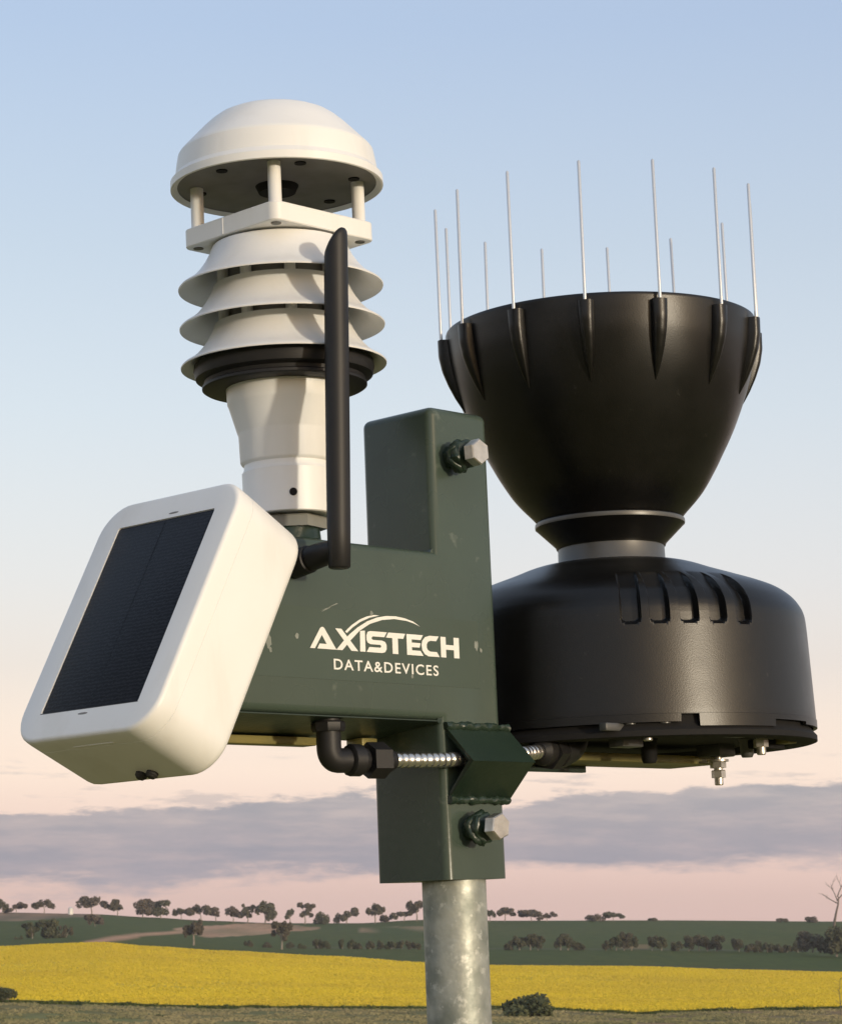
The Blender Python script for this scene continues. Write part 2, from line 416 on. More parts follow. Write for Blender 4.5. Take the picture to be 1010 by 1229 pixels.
def lumpy(bm, amp, freq, seed=0):
    for v in bm.verts:
        v.co += Vector(noise.noise_vector(v.co * freq + Vector((seed, seed * 2, 0)))) * amp
    return bm
def interp(pts, z):
    pts = sorted(pts)
    if z <= pts[0][0]: return pts[0][1]
    for (a, ra), (b, rb) in zip(pts, pts[1:]):
        if z <= b: return ra + (rb - ra) * (z - a) / (b - a)
    return pts[-1][1]
def smooth_profile(pts, n=60):
    """Catmull-Rom through (z, r)"""
    P = [pts[0]] + list(pts) + [pts[-1]]; out = []
    per = max(2, n // (len(pts) - 1))
    for i in range(1, len(P) - 2):
        for k in range(per):
            t = k / per; q = []
            for c in (0, 1):
                a, b, c_, d = P[i - 1][c], P[i][c], P[i + 1][c], P[i + 2][c]
                q.append(.5 * (2 * b + (c_ - a) * t + (2 * a - 5 * b + 4 * c_ - d) * t * t + (3 * b - a - 3 * c_ + d) * t ** 3))
            out.append(tuple(q))
    out.append(pts[-1])
    return out

# ------------------------------------------------------------------ terrain and fields
def bearing(px, py):
    """photo direction -> (x per metre forward, rise per metre forward)"""
    psi = atan((PH / 2 - py) / FPX) + PITCH
    return (px - PW / 2) / FPX * (cos(PITCH) + tan(psi) * sin(PITCH)), tan(psi)
def curve(pts, x):
    if x <= pts[0][0]: return pts[0][1]
    for (a, ya), (b, yb) in zip(pts, pts[1:]):
        if x <= b:
            t = (x - a) / (b - a); t = t * t * (3 - 2 * t) * .6 + t * .4
            return ya + (yb - ya) * t
    return pts[-1][1]
NEAR = [(0, 1203), (260, 1210), (505, 1211), (600, 1210), (760, 1217), (900, 1213), (1010, 1211)]
FAR = [(0, 1137), (60, 1134), (120, 1132), (180, 1137), (260, 1142), (400, 1149), (505, 1156), (600, 1160), (760, 1161), (880, 1165), (1010, 1168)]
HEDGE = [(0, 1128), (120, 1124), (240, 1133), (350, 1138), (505, 1139), (760, 1140), (1010, 1143)]
CREST = [(0, 1095), (110, 1097), (180, 1101), (250, 1105), (330, 1108), (430, 1108), (505, 1104), (600, 1105), (800, 1104.5), (1010, 1106)]
D_NEAR, D_FAR, D_HEDGE, D_CREST = 330.0, 680.0, 900.0, 1450.0
COLS = [-5000, -3000, -2000, -1200, -700, -400, -200] + list(range(-100, 1112, 6)) + [1200, 1400, 1700, 2200, 3000, 4000, 6000]
def point(px, D, py):
    t, e = bearing(px, py)
    return Vector((t * D, D, EYE + e * D))
def grid_mesh(name, rows, m, kind='structure', cols=None, base=None):
    verts = []; faces = []
    for r in rows: verts += r
    n = len(rows[0])
    for i in range(len(rows) - 1):
        for j in range(n - 1):
            faces.append((i * n + j, i * n + j + 1, (i + 1) * n + j + 1, (i + 1) * n + j))
    me = bpy.data.meshes.new(name); me.from_pydata([tuple(v) for v in verts], [], faces); me.update()
    for p in me.polygons: p.use_smooth = True
    for mm in (m if isinstance(m, list) else [m]): me.materials.append(mm)
    if cols:
        ca = me.color_attributes.new('field', 'FLOAT_COLOR', 'POINT')
        flat = []
        for c in cols: flat += [c[0], c[1], c[2], 1.0]
        ca.data.foreach_set('color', flat)
    o = bpy.data.objects.new(name, me); C.objects.link(o)
    return tag(o, kind=kind)
def jig(px, k, a):
    return a * noise.noise(Vector((px * .031, k * 7.3, 1.7)))
# near paddock: from behind the camera down to the canola
rows = []; cols = []
for D in (-900, -300, -60, 0, 20, 40, 80, 120, 160, 200, 250, 280, 305, D_NEAR):
    r = []
    for px in COLS:
        if D >= 250:
            y0 = 1230; k = (D - 250) / (D_NEAR - 250)
            r.append(point(px, D, y0 + (curve(NEAR, px) - y0) * k))
        else:
            t, e = bearing(px, 1230); z250 = EYE + e * 250
            s = max(0, D) / 250
            r.append(Vector((t * 250, D, z250 * (s * s * (3 - 2 * s)) * .0 + z250 * s)))
    rows.append(r)
    for px in COLS:   # greener on the left, ploughed and brown to the right
        k = max(0, min(1, (px - 590) / 160 + .5 * noise.noise(Vector((px * .02, D * .02, 0)))))
        g = .45 if D >= 305 and px < 760 else 0
        cols.append(tuple((a + (b - a) * k) * (1 - g * .45) for a, b in zip((0.25, 0.21, 0.080), (0.25, 0.175, 0.085))))
grid_mesh('paddock', rows, M['paddock'], cols=cols)
paddock_rows = rows
def strip(c0, d0, c1, d1, n, lift0=0):
    R_ = []
    for i in range(n + 1):
        k = i / n; D = d0 + (d1 - d0) * k
        r = []
        for px in COLS:
            y0 = curve(c0, px) if not callable(c0) else c0(px); y1 = curve(c1, px)
            # apparent height falls off evenly in the picture-independent slope
            e0, e1 = bearing(px, y0)[1], bearing(px, y1)[1]
            e = e0 + (e1 - e0) * k
            t = bearing(px, y0)[0]
            r.append(Vector((t * D, D, EYE + e * D + lift0)))
        R_.append(r)
    return R_
R_ = strip(NEAR, D_NEAR, FAR, D_FAR, 26)
for i, r in enumerate(R_):
    for j, v in enumerate(r):
        if 0 < i < 26:
            v.z += .30 + .12 * noise.noise(v * .05)
        if i == 0:
            v.y += 1.5 * noise.noise(Vector((v.x * .15, 0, 3))); v.z += .34 + .14 * noise.noise(Vector((v.x * .3, 3, 3)))
        if i == 26:
            v.z += .2
canola = grid_mesh('canola_field', R_, M['canola'])
import numpy as np
rng = np.random.default_rng(2)
NQ = 300000
kk = np.sqrt(rng.uniform((D_NEAR / D_FAR) ** 2, 1, NQ)); kk = (kk * D_FAR - D_NEAR) / (D_FAR - D_NEAR)
pq = rng.uniform(-60, 1070, NQ)
ii = np.minimum((kk * 26).astype(int), 25); fi = kk * 26 - ii
colx = np.array(COLS, float); jj = np.clip(np.searchsorted(colx, pq) - 1, 0, len(colx) - 2); fj = (pq - colx[jj]) / (colx[jj + 1] - colx[jj])
G_ = np.array([[tuple(v) for v in r] for r in R_])
P_ = (G_[ii, jj] * ((1 - fi) * (1 - fj))[:, None] + G_[ii + 1, jj] * (fi * (1 - fj))[:, None] + G_[ii, jj + 1] * ((1 - fi) * fj)[:, None] + G_[ii + 1, jj + 1] * (fi * fj)[:, None])
P_[:, 2] += .06
thin = np.sin(P_[:, 0] * .031 + P_[:, 1] * .012) * np.sin(P_[:, 0] * .011 - P_[:, 1] * .027 + 1.3) * np.sin(P_[:, 0] * .083 + 2) > .30
track = (np.abs(kk - .125 - .004 * np.sin(pq * .02)) < .006) & (pq > 560) | (np.abs(kk - .30 - .01 * np.sin(pq * .01)) < .006) & (pq < 520)
keep = ~((thin & (rng.uniform(0, 1, NQ) < .45)) | (track & (rng.uniform(0, 1, NQ) < .85)))
P_ = P_[keep]; NQ = len(P_)
th = rng.uniform(0, pi, NQ); wq = rng.uniform(.08, .22, NQ); hq = rng.uniform(.08, .2, NQ); ln = rng.normal(0, .12, NQ)
ax_ = np.stack([np.cos(th) * wq, np.sin(th) * wq, ln * .5], 1); ay_ = np.stack([ln, ln * .5, hq], 1)
VV = np.stack([P_ - ax_ - ay_ * .3, P_ + ax_ - ay_ * .3, P_ + ax_ * .7 + ay_, P_ - ax_ * .7 + ay_], 1).reshape(-1, 3)
me = bpy.data.meshes.new('canola_flowers'); me.vertices.add(NQ * 4); me.loops.add(NQ * 4); me.polygons.add(NQ)
me.vertices.foreach_set('co', VV.astype(np.float32).ravel()); me.loops.foreach_set('vertex_index', np.arange(NQ * 4, dtype=np.int32)); me.polygons.foreach_set('loop_start', np.arange(0, NQ * 4, 4, dtype=np.int32))
me.update(calc_edges=True); me.materials.append(M['petal'])
o = bpy.data.objects.new('canola_flowers', me); C.objects.link(o); tag(o, 'yellow canola flower heads covering the field', 'canola', kind='stuff')
def cards(name, P, wq, hq, m, label, cat):
    n = len(P); th = rng.uniform(0, pi, n); ln = rng.normal(0, .25, n) * hq
    ax_ = np.stack([np.cos(th) * wq, np.sin(th) * wq, 0 * wq], 1); ay_ = np.stack([ln, ln * .5, hq], 1)
    VV = np.stack([P - ax_ * .6, P + ax_ * .6, P + ax_ + ay_, P - ax_ * .5 + ay_], 1).reshape(-1, 3)
    me = bpy.data.meshes.new(name); me.vertices.add(n * 4); me.loops.add(n * 4); me.polygons.add(n)
    me.vertices.foreach_set('co', VV.astype(np.float32).ravel()); me.loops.foreach_set('vertex_index', np.arange(n * 4, dtype=np.int32)); me.polygons.foreach_set('loop_start', np.arange(0, n * 4, 4, dtype=np.int32))
    me.update(calc_edges=True); me.materials.append(m)
    o = bpy.data.objects.new(name, me); C.objects.link(o); tag(o, label, cat, kind='stuff')
# ragged stems along the near edge of the crop, and tufts in the paddock
ne = 9000; pe = rng.uniform(-60, 1070, ne); je = np.clip(np.searchsorted(colx, pe) - 1, 0, len(colx) - 2); fe = ((pe - colx[je]) / (colx[je + 1] - colx[je]))[:, None]
edge0 = np.array([tuple(v) for v in R_[0]]); PE = edge0[je] * (1 - fe) + edge0[je + 1] * fe
PE[:, 1] -= rng.uniform(0, 3.5, ne); PE[:, 2] -= .35 + rng.uniform(0, .5, ne)
cards('canola_stems', PE, rng.uniform(.06, .25, ne), rng.uniform(.15, .5, ne) * (1 + .5 * np.sin(pe * .11) * np.sin(pe * .037)), M['stem'], 'ragged green canola stems along the near edge of the yellow crop', 'canola')
PADDOCK = [np.array([tuple(v) for v in r]) for r in paddock_rows]
nt_ = 46000; ri = rng.integers(0, 3, nt_); pk = rng.uniform(0, 1, nt_)[:, None]; pp = rng.uniform(-60, 1070, nt_)
clump = np.sin(pp * .05 + ri * 2.1) * np.sin(pp * .013 + pk[:, 0] * 5) > -.25
jt = np.clip(np.searchsorted(colx, pp) - 1, 0, len(colx) - 2); ft = ((pp - colx[jt]) / (colx[jt + 1] - colx[jt]))[:, None]
rows_ = np.stack(PADDOCK[-4:])
PT = (rows_[ri, jt] * (1 - ft) + rows_[ri, jt + 1] * ft) * (1 - pk) + (rows_[ri + 1, jt] * (1 - ft) + rows_[ri + 1, jt + 1] * ft) * pk
PT = PT[clump]; nn = len(PT)
cards('paddock_tufts', PT, rng.uniform(.05, .3, nn), rng.uniform(.05, .2, nn), M['grass'], 'dry green and straw-coloured grass tufts in the near paddock', 'grass')
skirt = [[Vector((v.x, v.y - .05, v.z - .9)) for v in R_[0]], [Vector((v.x, v.y - .02, v.z - .02)) for v in R_[0]]]
grid_mesh('canola_edge', skirt, M['stalks'])
# green crop between canola and the hedge line, then the hill to the crest
GREEN = (0.064, 0.086, 0.011); TAN = (0.50, 0.29, 0.185); DULL = (0.105, 0.098, 0.06); DARK = (0.06, 0.066, 0.04)
def mix3(a, b, t):
    t = max(0, min(1, t)); return tuple(x + (y - x) * t for x, y in zip(a, b))
def field_colour(px, py):
    """which crop or bare soil grows at a spot of the hill"""
    c = GREEN
    n = noise.noise(Vector((px * .02, py * .12, 0)))
    if px < 420:
        # bare track sweeping down the left slope
        t0 = curve([(100, 1131.5), (140, 1125), (180, 1120), (230, 1117), (300, 1120)], px)
        if 100 < px < 240: c = mix3(c, TAN, 1.3 - abs(py - t0 - 1) / (3.5 if px < 170 else 2.2))
        # bare patch higher up
        lo_, hi_ = curve([(210, 1116), (250, 1125), (300, 1123), (345, 1118), (380, 1116)], px), curve([(210, 1114), (250, 1111), (300, 1108), (345, 1110), (380, 1113)], px)
        if 210 < px < 382 and hi_ < py < lo_: c = mix3(TAN, c, .15 + .4 * n)
        if px < 120 and py < curve([(0, 1106), (120, 1100)], px): c = mix3(DULL, TAN, .35 + n)
    if 430 < px < 520 and py > 1112 and py < 1120: c = mix3(c, TAN, .25 + n)
    if 740 < px < 780 and 1133 < py < 1139: c = mix3(c, TAN, .3)
    return c
def boundary(px): return curve(FAR, px)
rows = strip(FAR, D_FAR, HEDGE, D_HEDGE, 10); cols = []
for i in range(11):
    for px in COLS:
        y = curve(FAR, px) + (curve(HEDGE, px) - curve(FAR, px)) * i / 10
        c = field_colour(px, y)
        if i == 0: c = mix3(DARK, TAN, (.55 if px < 300 else .05) + .4 * noise.noise(Vector((px * .05, 0, 0))))
        if i == 1: c = mix3(c, TAN if px < 420 else DARK, .35)
        cols.append(c)
grid_mesh('green_crop_field', rows, M['hill'], cols=cols)
NH = 30
rows = strip(HEDGE, D_HEDGE, CREST, D_CREST, NH); cols = []
for i in range(NH + 1):
    for px in COLS:
        y = curve(HEDGE, px) + (curve(CREST, px) - curve(HEDGE, px)) * i / NH
        c = field_colour(px, y)
        if i <= 1 and px > 340: c = mix3(c, DULL, .5)
        cols.append(c)
last = rows[-1]
for k, (dz, dy) in enumerate(((-3, 130), (-14, 350), (-30, 800))):
    rows.append([Vector((v.x, v.y + dy, v.z + dz)) for v in last]); cols += [GREEN] * len(COLS)
grid_mesh('hill', rows, M['hill'], cols=cols)
bm = new()
bmesh.ops.create_circle(bm, cap_ends=True, segments=96, radius=2900)
bm.transform(Matrix.Translation((0, 0, -34)))
me = bpy.data.meshes.new('plain'); bm.to_mesh(me); bm.free(); me.materials.append(M['plain'])
o = bpy.data.objects.new('plain', me); C.objects.link(o); tag(o, kind='structure')

# ------------------------------------------------------------------ trees and bushes
def crown_mesh(name, w, h, blobs, leaf, count, m, seed):
    rnd = random.Random(seed); vs = []; fs = []
    for bx_, by_, bz_, br, bh in blobs:
        k = max(12, int(count * br * br * 2.2))
        for _ in range(k):
            while True:
                p = Vector((rnd.uniform(-1, 1), rnd.uniform(-1, 1), rnd.uniform(-1, 1)))
                if .25 < p.length < 1: break
            p = Vector((bx_ * w + p.x * br * w, by_ * w + p.y * br * w, bz_ * h + p.z * bh * h))
            a = Vector((rnd.gauss(0, 1), rnd.gauss(0, 1), rnd.gauss(0, .7))).normalized(); b_ = a.orthogonal().normalized()
            s = leaf * rnd.uniform(.6, 1.3); i = len(vs)
            vs += [p + a * s, p + b_ * s * .7, p - a * s, p - b_ * s * .7]; fs.append((i, i + 1, i + 2, i + 3))
    me = bpy.data.meshes.new(name); me.from_pydata([tuple(v) for v in vs], [], fs); me.update(); me.materials.append(m)
    return me
def plain_obj(name, me, parent):
    o = bpy.data.objects.new(name, me); C.objects.link(o); o.parent = parent; return o
def bm_obj(name, bm, m, parent):
    finish(bm); me = bpy.data.meshes.new(name); bm.to_mesh(me); bm.free(); me.materials.append(m)
    return plain_obj(name, me, parent)
def tree(name, px, py, hp, wp, D, style, label, cat='tree', group=None, m='leaf_gum'):
    base = point(px, D, py); u = D / FPX
    hp, wp = hp * 1.2, wp * 1.18
    h, w = hp * u, wp * u
    o = bpy.data.objects.new(name, None); C.objects.link(o); o.location = base - Vector((0, 0, .02 * h))
    tag(o, label, cat, group)
    rnd = random.Random(int(px * 13 + py * 7)); blobs = []
    if style == 'umbrella':
        for _ in range(13):
            a, r = rnd.uniform(0, 2 * pi), sqrt(rnd.random()) * .40
            blobs.append((r * cos(a), r * sin(a) * .8, .52 + .30 * rnd.random() - r * .25, rnd.uniform(.09, .16), rnd.uniform(.11, .19)))
    elif style == 'round':
        for _ in range(12):
            a, r = rnd.uniform(0, 2 * pi), sqrt(rnd.random()) * .36
            blobs.append((r * cos(a), r * sin(a), .28 + .52 * rnd.random(), rnd.uniform(.14, .20), rnd.uniform(.14, .2)))
    elif style == 'sparse':
        for _ in range(14):
            a, r = rnd.uniform(0, 2 * pi), sqrt(rnd.random()) * .40
            blobs.append((r * cos(a), r * sin(a), .36 + .52 * rnd.random(), rnd.uniform(.08, .14), rnd.uniform(.08, .14)))
    elif style == 'tilted':
        for i in range(8):
            k = i / 7 - .5
            blobs.append((k * .8 + rnd.uniform(-.08, .08), rnd.uniform(-.25, .25), .50 + k * .4 + rnd.uniform(-.16, .14), rnd.uniform(.12, .18), rnd.uniform(.13, .2)))
    else:   # bush
        for _ in range(8):
            a, r = rnd.uniform(0, 2 * pi), sqrt(rnd.random()) * .34
            blobs.append((r * cos(a), r * sin(a), .12 + (.62 - r * .9) * rnd.random() + .08, rnd.uniform(.15, .20), rnd.uniform(.2, .27)))
    cnt = {'umbrella': 3400, 'round': 2600, 'sparse': 4200, 'tilted': 3400}.get(style, 2600)
    plain_obj('crown', crown_mesh('crown', w, h, blobs, max(.75 * u, .024 * (w + h)), cnt, M[m], int(px * 31 + py)), o)
    # trunk and limbs up to the clumps
    bm = new(); tr = max(.035 * h, .45 * u); fork = Vector((rnd.uniform(-.04, .04) * w, 0, .38 * h if style != 'bush' else .15 * h))
    bm = tube([(0, 0, -.05 * h), fork * .5 + Vector((.02 * w, 0, 0)), fork], [tr, tr * .8, tr * .65], 6)
    for b_ in blobs[:6]:
        tip = Vector((b_[0] * w, b_[1] * w, b_[2] * h)); mid = (fork + tip) * .5 + Vector((0, 0, .04 * h))
        bm = join(bm, tube([fork, mid, tip], [tr * .55, tr * .4, tr * .2], 5))
    bm_obj('trunk', bm, M['bark'], o)
    return o

D1 = 1430
SKY_TREES = [   # bearing, base, height, width, style, label
    (3, 1096, 15, 14, 'round', 'round dark gum tree at the far left end of the ridge'),
    (19, 1097, 14, 22, 'tilted', 'small lopsided gum tree between two others at the far left of the ridge'),
    (53, 1096, 16, 27, 'umbrella', 'flat-topped umbrella gum tree left of the small white tank'),
    (110, 1099, 22, 38, 'umbrella', 'largest spreading gum tree on the left ridge, right of the white tank'),
    (141, 1099, 17, 19, 'sparse', 'slim gum tree standing alone right of the largest ridge tree'),
    (171, 1102, 20, 26, 'round', 'bushy gum tree, left of a touching pair on the left ridge'),
    (193, 1102, 20, 23, 'round', 'bushy gum tree, right of a touching pair on the left ridge'),
    (217, 1104, 13, 20, 'umbrella', 'low gum tree at the left end of a joined clump on the ridge'),
    (241, 1105, 17, 32, 'umbrella', 'broad gum tree in the middle of a joined clump on the ridge'),
    (259, 1106, 15, 16, 'sparse', 'thin gum tree at the right end of a joined clump on the ridge'),
    (280, 1107, 17, 22, 'umbrella', 'left gum tree of three standing close behind the upper bare patch'),
    (297, 1108, 20, 18, 'sparse', 'middle gum tree of three, loose crown with sky between the limbs, behind the bare patch'),
    (318, 1108, 24, 30, 'round', 'right and largest gum tree of three behind the upper bare patch'),
    (348, 1109, 17, 12, 'sparse', 'slender little gum tree alone on the ridge, narrow as a lollipop'),
    (366, 1109, 22, 20, 'sparse', 'upright gum tree on the ridge between a slender one and a round one'),
    (385, 1110, 16, 21, 'bush', 'round dome-shaped gum tree low on the ridge'),
    (415, 1109, 18, 24, 'tilted', 'windswept gum tree leaning right on the ridge left of the mast'),
    (450, 1107, 20, 22, 'umbrella', 'gum tree with pale stems and thin top near the mast'),
    (463, 1107, 12, 16, 'bush', 'low dense gum tree between taller ones left of the mast'),
    (484, 1106, 15, 26, 'tilted', 'lopsided gum tree rising to the right just left of the mast'),
    (500, 1105, 23, 22, 'umbrella', 'tall gum tree half hidden behind the left edge of the mast'),
    (587, 1106, 13, 14, 'umbrella', 'small gum tree just right of the mast on the ridge'),
    (605, 1106, 17, 26, 'umbrella', 'flat-topped gum tree second from the mast on the right ridge'),
    (637, 1106, 14, 32, 'umbrella', 'broad low gum tree on the right ridge with an arched crown'),
    (656, 1106, 11, 18, 'tilted', 'small gum tree at the right end of the group beside the mast'),
    (715, 1106, 9, 26, 'bush', 'left half of the low scrubby pair under the rain gauge'),
    (735, 1106, 11, 24, 'umbrella', 'right half of the low scrubby pair under the rain gauge'),
    (783, 1106, 4, 12, 'bush', 'tiny shrub peeping over the bare right ridge'),
    (938, 1107, 5, 14, 'bush', 'tiny shrub on the ridge left of the dead tree'),
    (973, 1108, 8, 20, 'bush', 'low rounded shrub beside the foot of the dead tree')]
for px, py, h, w, st, lab in SKY_TREES:
    tree('shrub' if 'shrub' in lab else 'gum_tree', px, py, h, w, D1, st, lab, 'shrub' if 'shrub' in lab else 'tree', 'trees along the ridge')
MID_TREES = [
    (38, 1133, 24, 24, 900, 'sparse', 'loose tall gum tree at the left of the clump above the canola', 'leaf_hedge'),
    (60, 1133, 26, 27, 900, 'round', 'largest gum tree of the clump above the canola on the left', 'leaf_hedge'),
    (80, 1132, 19, 18, 900, 'sparse', 'smaller gum tree at the right of the clump above the canola', 'leaf_hedge'),
    (23, 1134, 13, 12, 900, 'bush', 'dark little bush at the left foot of the clump above the canola', 'leaf_hedge'),
    (114, 1117, 19, 24, 1150, 'umbrella', 'gum tree with a pale trunk on the green slope below the largest ridge tree', 'leaf_gum'),
    (232, 1138, 34, 22, 850, 'umbrella', 'tall gum tree with a white trunk standing alone below the bare track', 'leaf_gum'),
    (338, 1139, 30, 22, 850, 'sparse', 'thin straggly gum tree in front of the upper bare patch', 'leaf_gum'),
    (1003, 1145, 36, 44, 850, 'bush', 'largest dark bush around the foot of the dead tree at the right edge', 'leaf_hedge'),
    (974, 1141, 27, 40, 860, 'bush', 'dark bush left of the dead tree at the end of the hedge line', 'leaf_hedge')]
for px, py, h, w, D, st, lab, m in MID_TREES:
    bush = 'bush' in lab.split(' gum')[0]
    tree('bush' if bush else 'gum_tree', px, py, h, w, D, st, lab, 'bush' if bush else 'tree', 'trees on the hillside', m)
HEDGE_B = [(298, 9, 8), (320, 8, 10), (348, 8, 10), (362, 7, 8), (382, 14, 10), (391, 11, 10), (411, 13, 8), (422, 14, 9), (430, 9, 9), (444, 12, 8), (456, 11, 9), (470, 10, 14), (481, 12, 9), (492, 12, 9), (500, 10, 8),
           (612, 14, 12), (623, 17, 14), (636, 18, 13), (645, 18, 12), (672, 18, 12), (681, 19, 13), (690, 12, 8), (698, 9, 8), (727, 13, 7), (739, 16, 12), (748, 21, 14), (757, 17, 12), (782, 17, 10), (793, 16, 14), (812, 12, 12),
           (826, 17, 10), (838, 18, 14), (848, 15, 10), (859, 19, 14), (886, 15, 12), (898, 12, 14), (910, 13, 12), (920, 13, 10), (932, 10, 12), (944, 10, 10), (957, 14, 12)]
ORD = ['first', 'second', 'third', 'fourth', 'fifth', 'sixth', 'seventh', 'eighth', 'ninth', 'tenth', 'eleventh', 'twelfth', 'thirteenth', 'fourteenth', 'fifteenth', 'sixteenth',
       'seventeenth', 'eighteenth', 'nineteenth', 'twentieth', 'twenty-first', 'twenty-second', 'twenty-third', 'twenty-fourth', 'twenty-fifth', 'twenty-sixth', 'twenty-seventh']
for px, h, w in HEDGE_B:
    py = curve(HEDGE, px) + 1.5
    side = [b_[0] for b_ in HEDGE_B if (b_[0] < 520) == (px < 520)]
    side.sort(reverse=px < 520)
    lab = '%s hedge-line bush on the green hillside, %s to the %s of the mast pole' % ('low' if h < 11 else 'tall' if h > 15 else 'dark', ORD[side.index(px)], 'left' if px < 520 else 'right')
    tree('hedge_bush', px, py, h, w * 1.25, 890, 'bush' if h < 15 else 'round', lab, 'bush', 'bushes of the hedge line', 'leaf_hedge')
tree('bush', 632, 1228, 36, 66, 290, 'bush', 'large rounded olive bush at the near edge of the canola right of the mast', 'bush', None, 'leaf_olive')
tree('bush', 9, 1204, 19, 28, 328, 'bush', 'olive bush at the left edge of the picture against the canola', 'bush', None, 'leaf_olive')
tree('bush', 194, 1231, 14, 20, 285, 'bush', 'small faint bush in the near paddock at the bottom left', 'bush', None, 'leaf_olive')
# the dead tree
def dead_tree(px, py, hp, D):
    base = point(px, D, py); u = D / FPX; h = hp * u
    o = bpy.data.objects.new('dead_tree', None); C.objects.link(o); o.location = base
    tag(o, 'bare dead tree with forked grey branches at the right edge of the ridge', 'tree')
    rnd = random.Random(5)
    def limb(bm, p, d, L, r, depth):
        pts = [p]
        for i in range(4):
            d = (d + Vector((rnd.uniform(-.16, .16), rnd.uniform(-.15, .15), .05))).normalized(); pts.append(pts[-1] + d * L / 4)
        bm = join(bm, tube(pts, [r * (1 - .15 * i) for i in range(5)], 5))
        if depth:
            for i in (2, 3, 4):
                dd = (d + Vector((rnd.uniform(-.9, .9), rnd.uniform(-.5, .5), rnd.uniform(-.1, .4)))).normalized()
                bm = limb(bm, pts[i], dd, L * .52, r * .48, depth - 1)
        return bm
    t = limb(new(), Vector((0, 0, -.2)), Vector((.14, 0, 1)), h * .62, .030 * h, 0)
    bm_obj('trunk', t, M['bark_dark'], o)
    top = Vector((.085 * h, 0, .58 * h))
    for d, L in (((.25, .1, 1), .40), ((-.35, 0, .8), .30), ((.6, -.1, .7), .32), ((-.7, .1, .25), .24)):
        bm_obj('branch', limb(new(), top - Vector((0, 0, (.4 - L) * h * .8)), Vector(d).normalized(), L * h, .013 * h, 2), M['bark_dark'], o)
    return o
dead_tree(1000, 1112, 60, 1000)
# leafless twiggy sapling at the right edge in front of the canola
base = point(1008, 300, 1222); o = bpy.data.objects.new('sapling', None); C.objects.link(o); o.location = base
tag(o, 'thin twiggy sapling in front of the canola at the right edge', 'sapling')
rnd = random.Random(11); bm = tube([(0, 0, -.1), (.05, 0, 1.6), (-.1, 0, 3.2), (.1, 0, 4.6)], [.05, .045, .03, .012], 6)
bm_obj('trunk', bm, M['bark_dark'], o)
bm = new()
for i in range(16):
    z = rnd.uniform(1.4, 4.5); a = rnd.uniform(0, 2 * pi); L = rnd.uniform(.5, 1.1)
    bm = join(bm, tube([(0, 0, z), (cos(a) * L * .5, sin(a) * L * .5, z + .25), (cos(a) * L, sin(a) * L, z + .35 + rnd.random() * .3)], [.018, .014, .006], 4))
bm_obj('twigs', bm, M['bark_dark'], o)
# white tank on the left ridge
base = point(85, D1, 1098); o = bpy.data.objects.new('water_tank', None); C.objects.link(o); o.location = base
tag(o, 'tiny white water tank on the left ridge between two gum trees', 'water tank')
bm_obj('wall', lathe([(-1, 1.4), (3.6, 1.4)], 20), M['tank'], o)
bm_obj('roof', lathe([(3.6, 1.5), (3.7, 1.5), (4.4, .2), (4.4, 0)], 20), M['tank'], o)

# ------------------------------------------------------------------ mast pole
pole = thing('mast_pole', (28, 22, -1620), 'round galvanised steel mast pole rising out of the paddock under the green bracket', 'pole')
prof = [(-1900, 19.4), (-1200, 19.4), (-600, 19.4)] + [(-300 + 6 * i, 19.4) for i in range(40)]
part('tube', lathe(prof, 64, at=(28, 22, 0)), M['galv'], pole)
r_ = 3.0

# ------------------------------------------------------------------ mounting bracket
brk = thing('mounting_bracket', (25, 29, -136.5), 'dark green welded steel bracket with printed white lettering clamped over the mast top', 'bracket')
outline = [(0, 150), (52, 150), (53.5, -136.5), (0, -136.5), (0, -42), (-183, -42), (-129, 60), (0, 60)]
bm = prism(outline, 0, 60.5)
bev = []
for e in bm.edges:
    a, b = e.verts[0].co, e.verts[1].co
    conc = abs(a.x) < .1 and abs(b.x) < .1 and abs(a.z - b.z) < .1 and (abs(a.z - 60) < .1 or abs(a.z + 42) < .1)
    if not conc and not (abs(a.z + 136.5) < .1 and abs(b.z + 136.5) < .1): bev.append(e)
bmesh.ops.bevel(bm, geom=bev, offset=5.2, segments=6, profile=.5, affect='EDGES')
part('body', bm, M['green'], brk, angle=50)
bm = prism([(1.5, -42.2), (61, -42.2), (61, -50.2), (1.5, -42.9)], -167, -.6, axis='z')
for v in bm.verts:
    v.co = Vector((v.co.z, v.co.x, v.co.y))
part('under_channel', bm, M['green_dark'], brk)
part('under_strip', box(-169, -56, 50, 62, -55, -50, .8), M['olive'], brk)
part('olive_tab', box(-22, -9, 46, 60, -56, -49.6, .8), M['olive'], brk)  # small tab in the same yellowish olive as the strip
part('gauge_arm', box(54.5, 292, 17, 60, -62, -56.5, .8), M['olive'], brk)
part('gauge_arm_lip', box(100, 195, 54, 58.4, -66.5, -61.8, .6), M['green_dark'], brk)
# folded angle guard over the conduit
zc = -67.5; h = 21.5; tk = 2.6
V = [(-.2, zc + h), (-21.5, zc), (-.2, zc - h), (-.2, zc - h + tk * 1.45), (-21.5 + tk * 1.45, zc), (-.2, zc + h - tk * 1.45)]
bm = prism(V, 3, 57.5, axis='z')          # (y, z) polygon along x
for v in bm.verts:
    v.co = Vector((v.co.z, v.co.x, v.co.y))
bmesh.ops.bevel(bm, geom=bm.edges[:], offset=.5, segments=2, profile=.5, affect='EDGES')
part('conduit_guard', bm, M['green_dark'], brk, angle=30)
def weld(p0, p1, r, seed, n=40):
    p0, p1 = Vector(p0), Vector(p1)
    bm = tube([p0.lerp(p1, i / n) for i in range(n + 1)], [r * (.9 + .45 * noise.noise(Vector((i * .31, seed, 0)))) for i in range(n + 1)], 10)
    return lumpy(bm, 1.1, .22, seed)
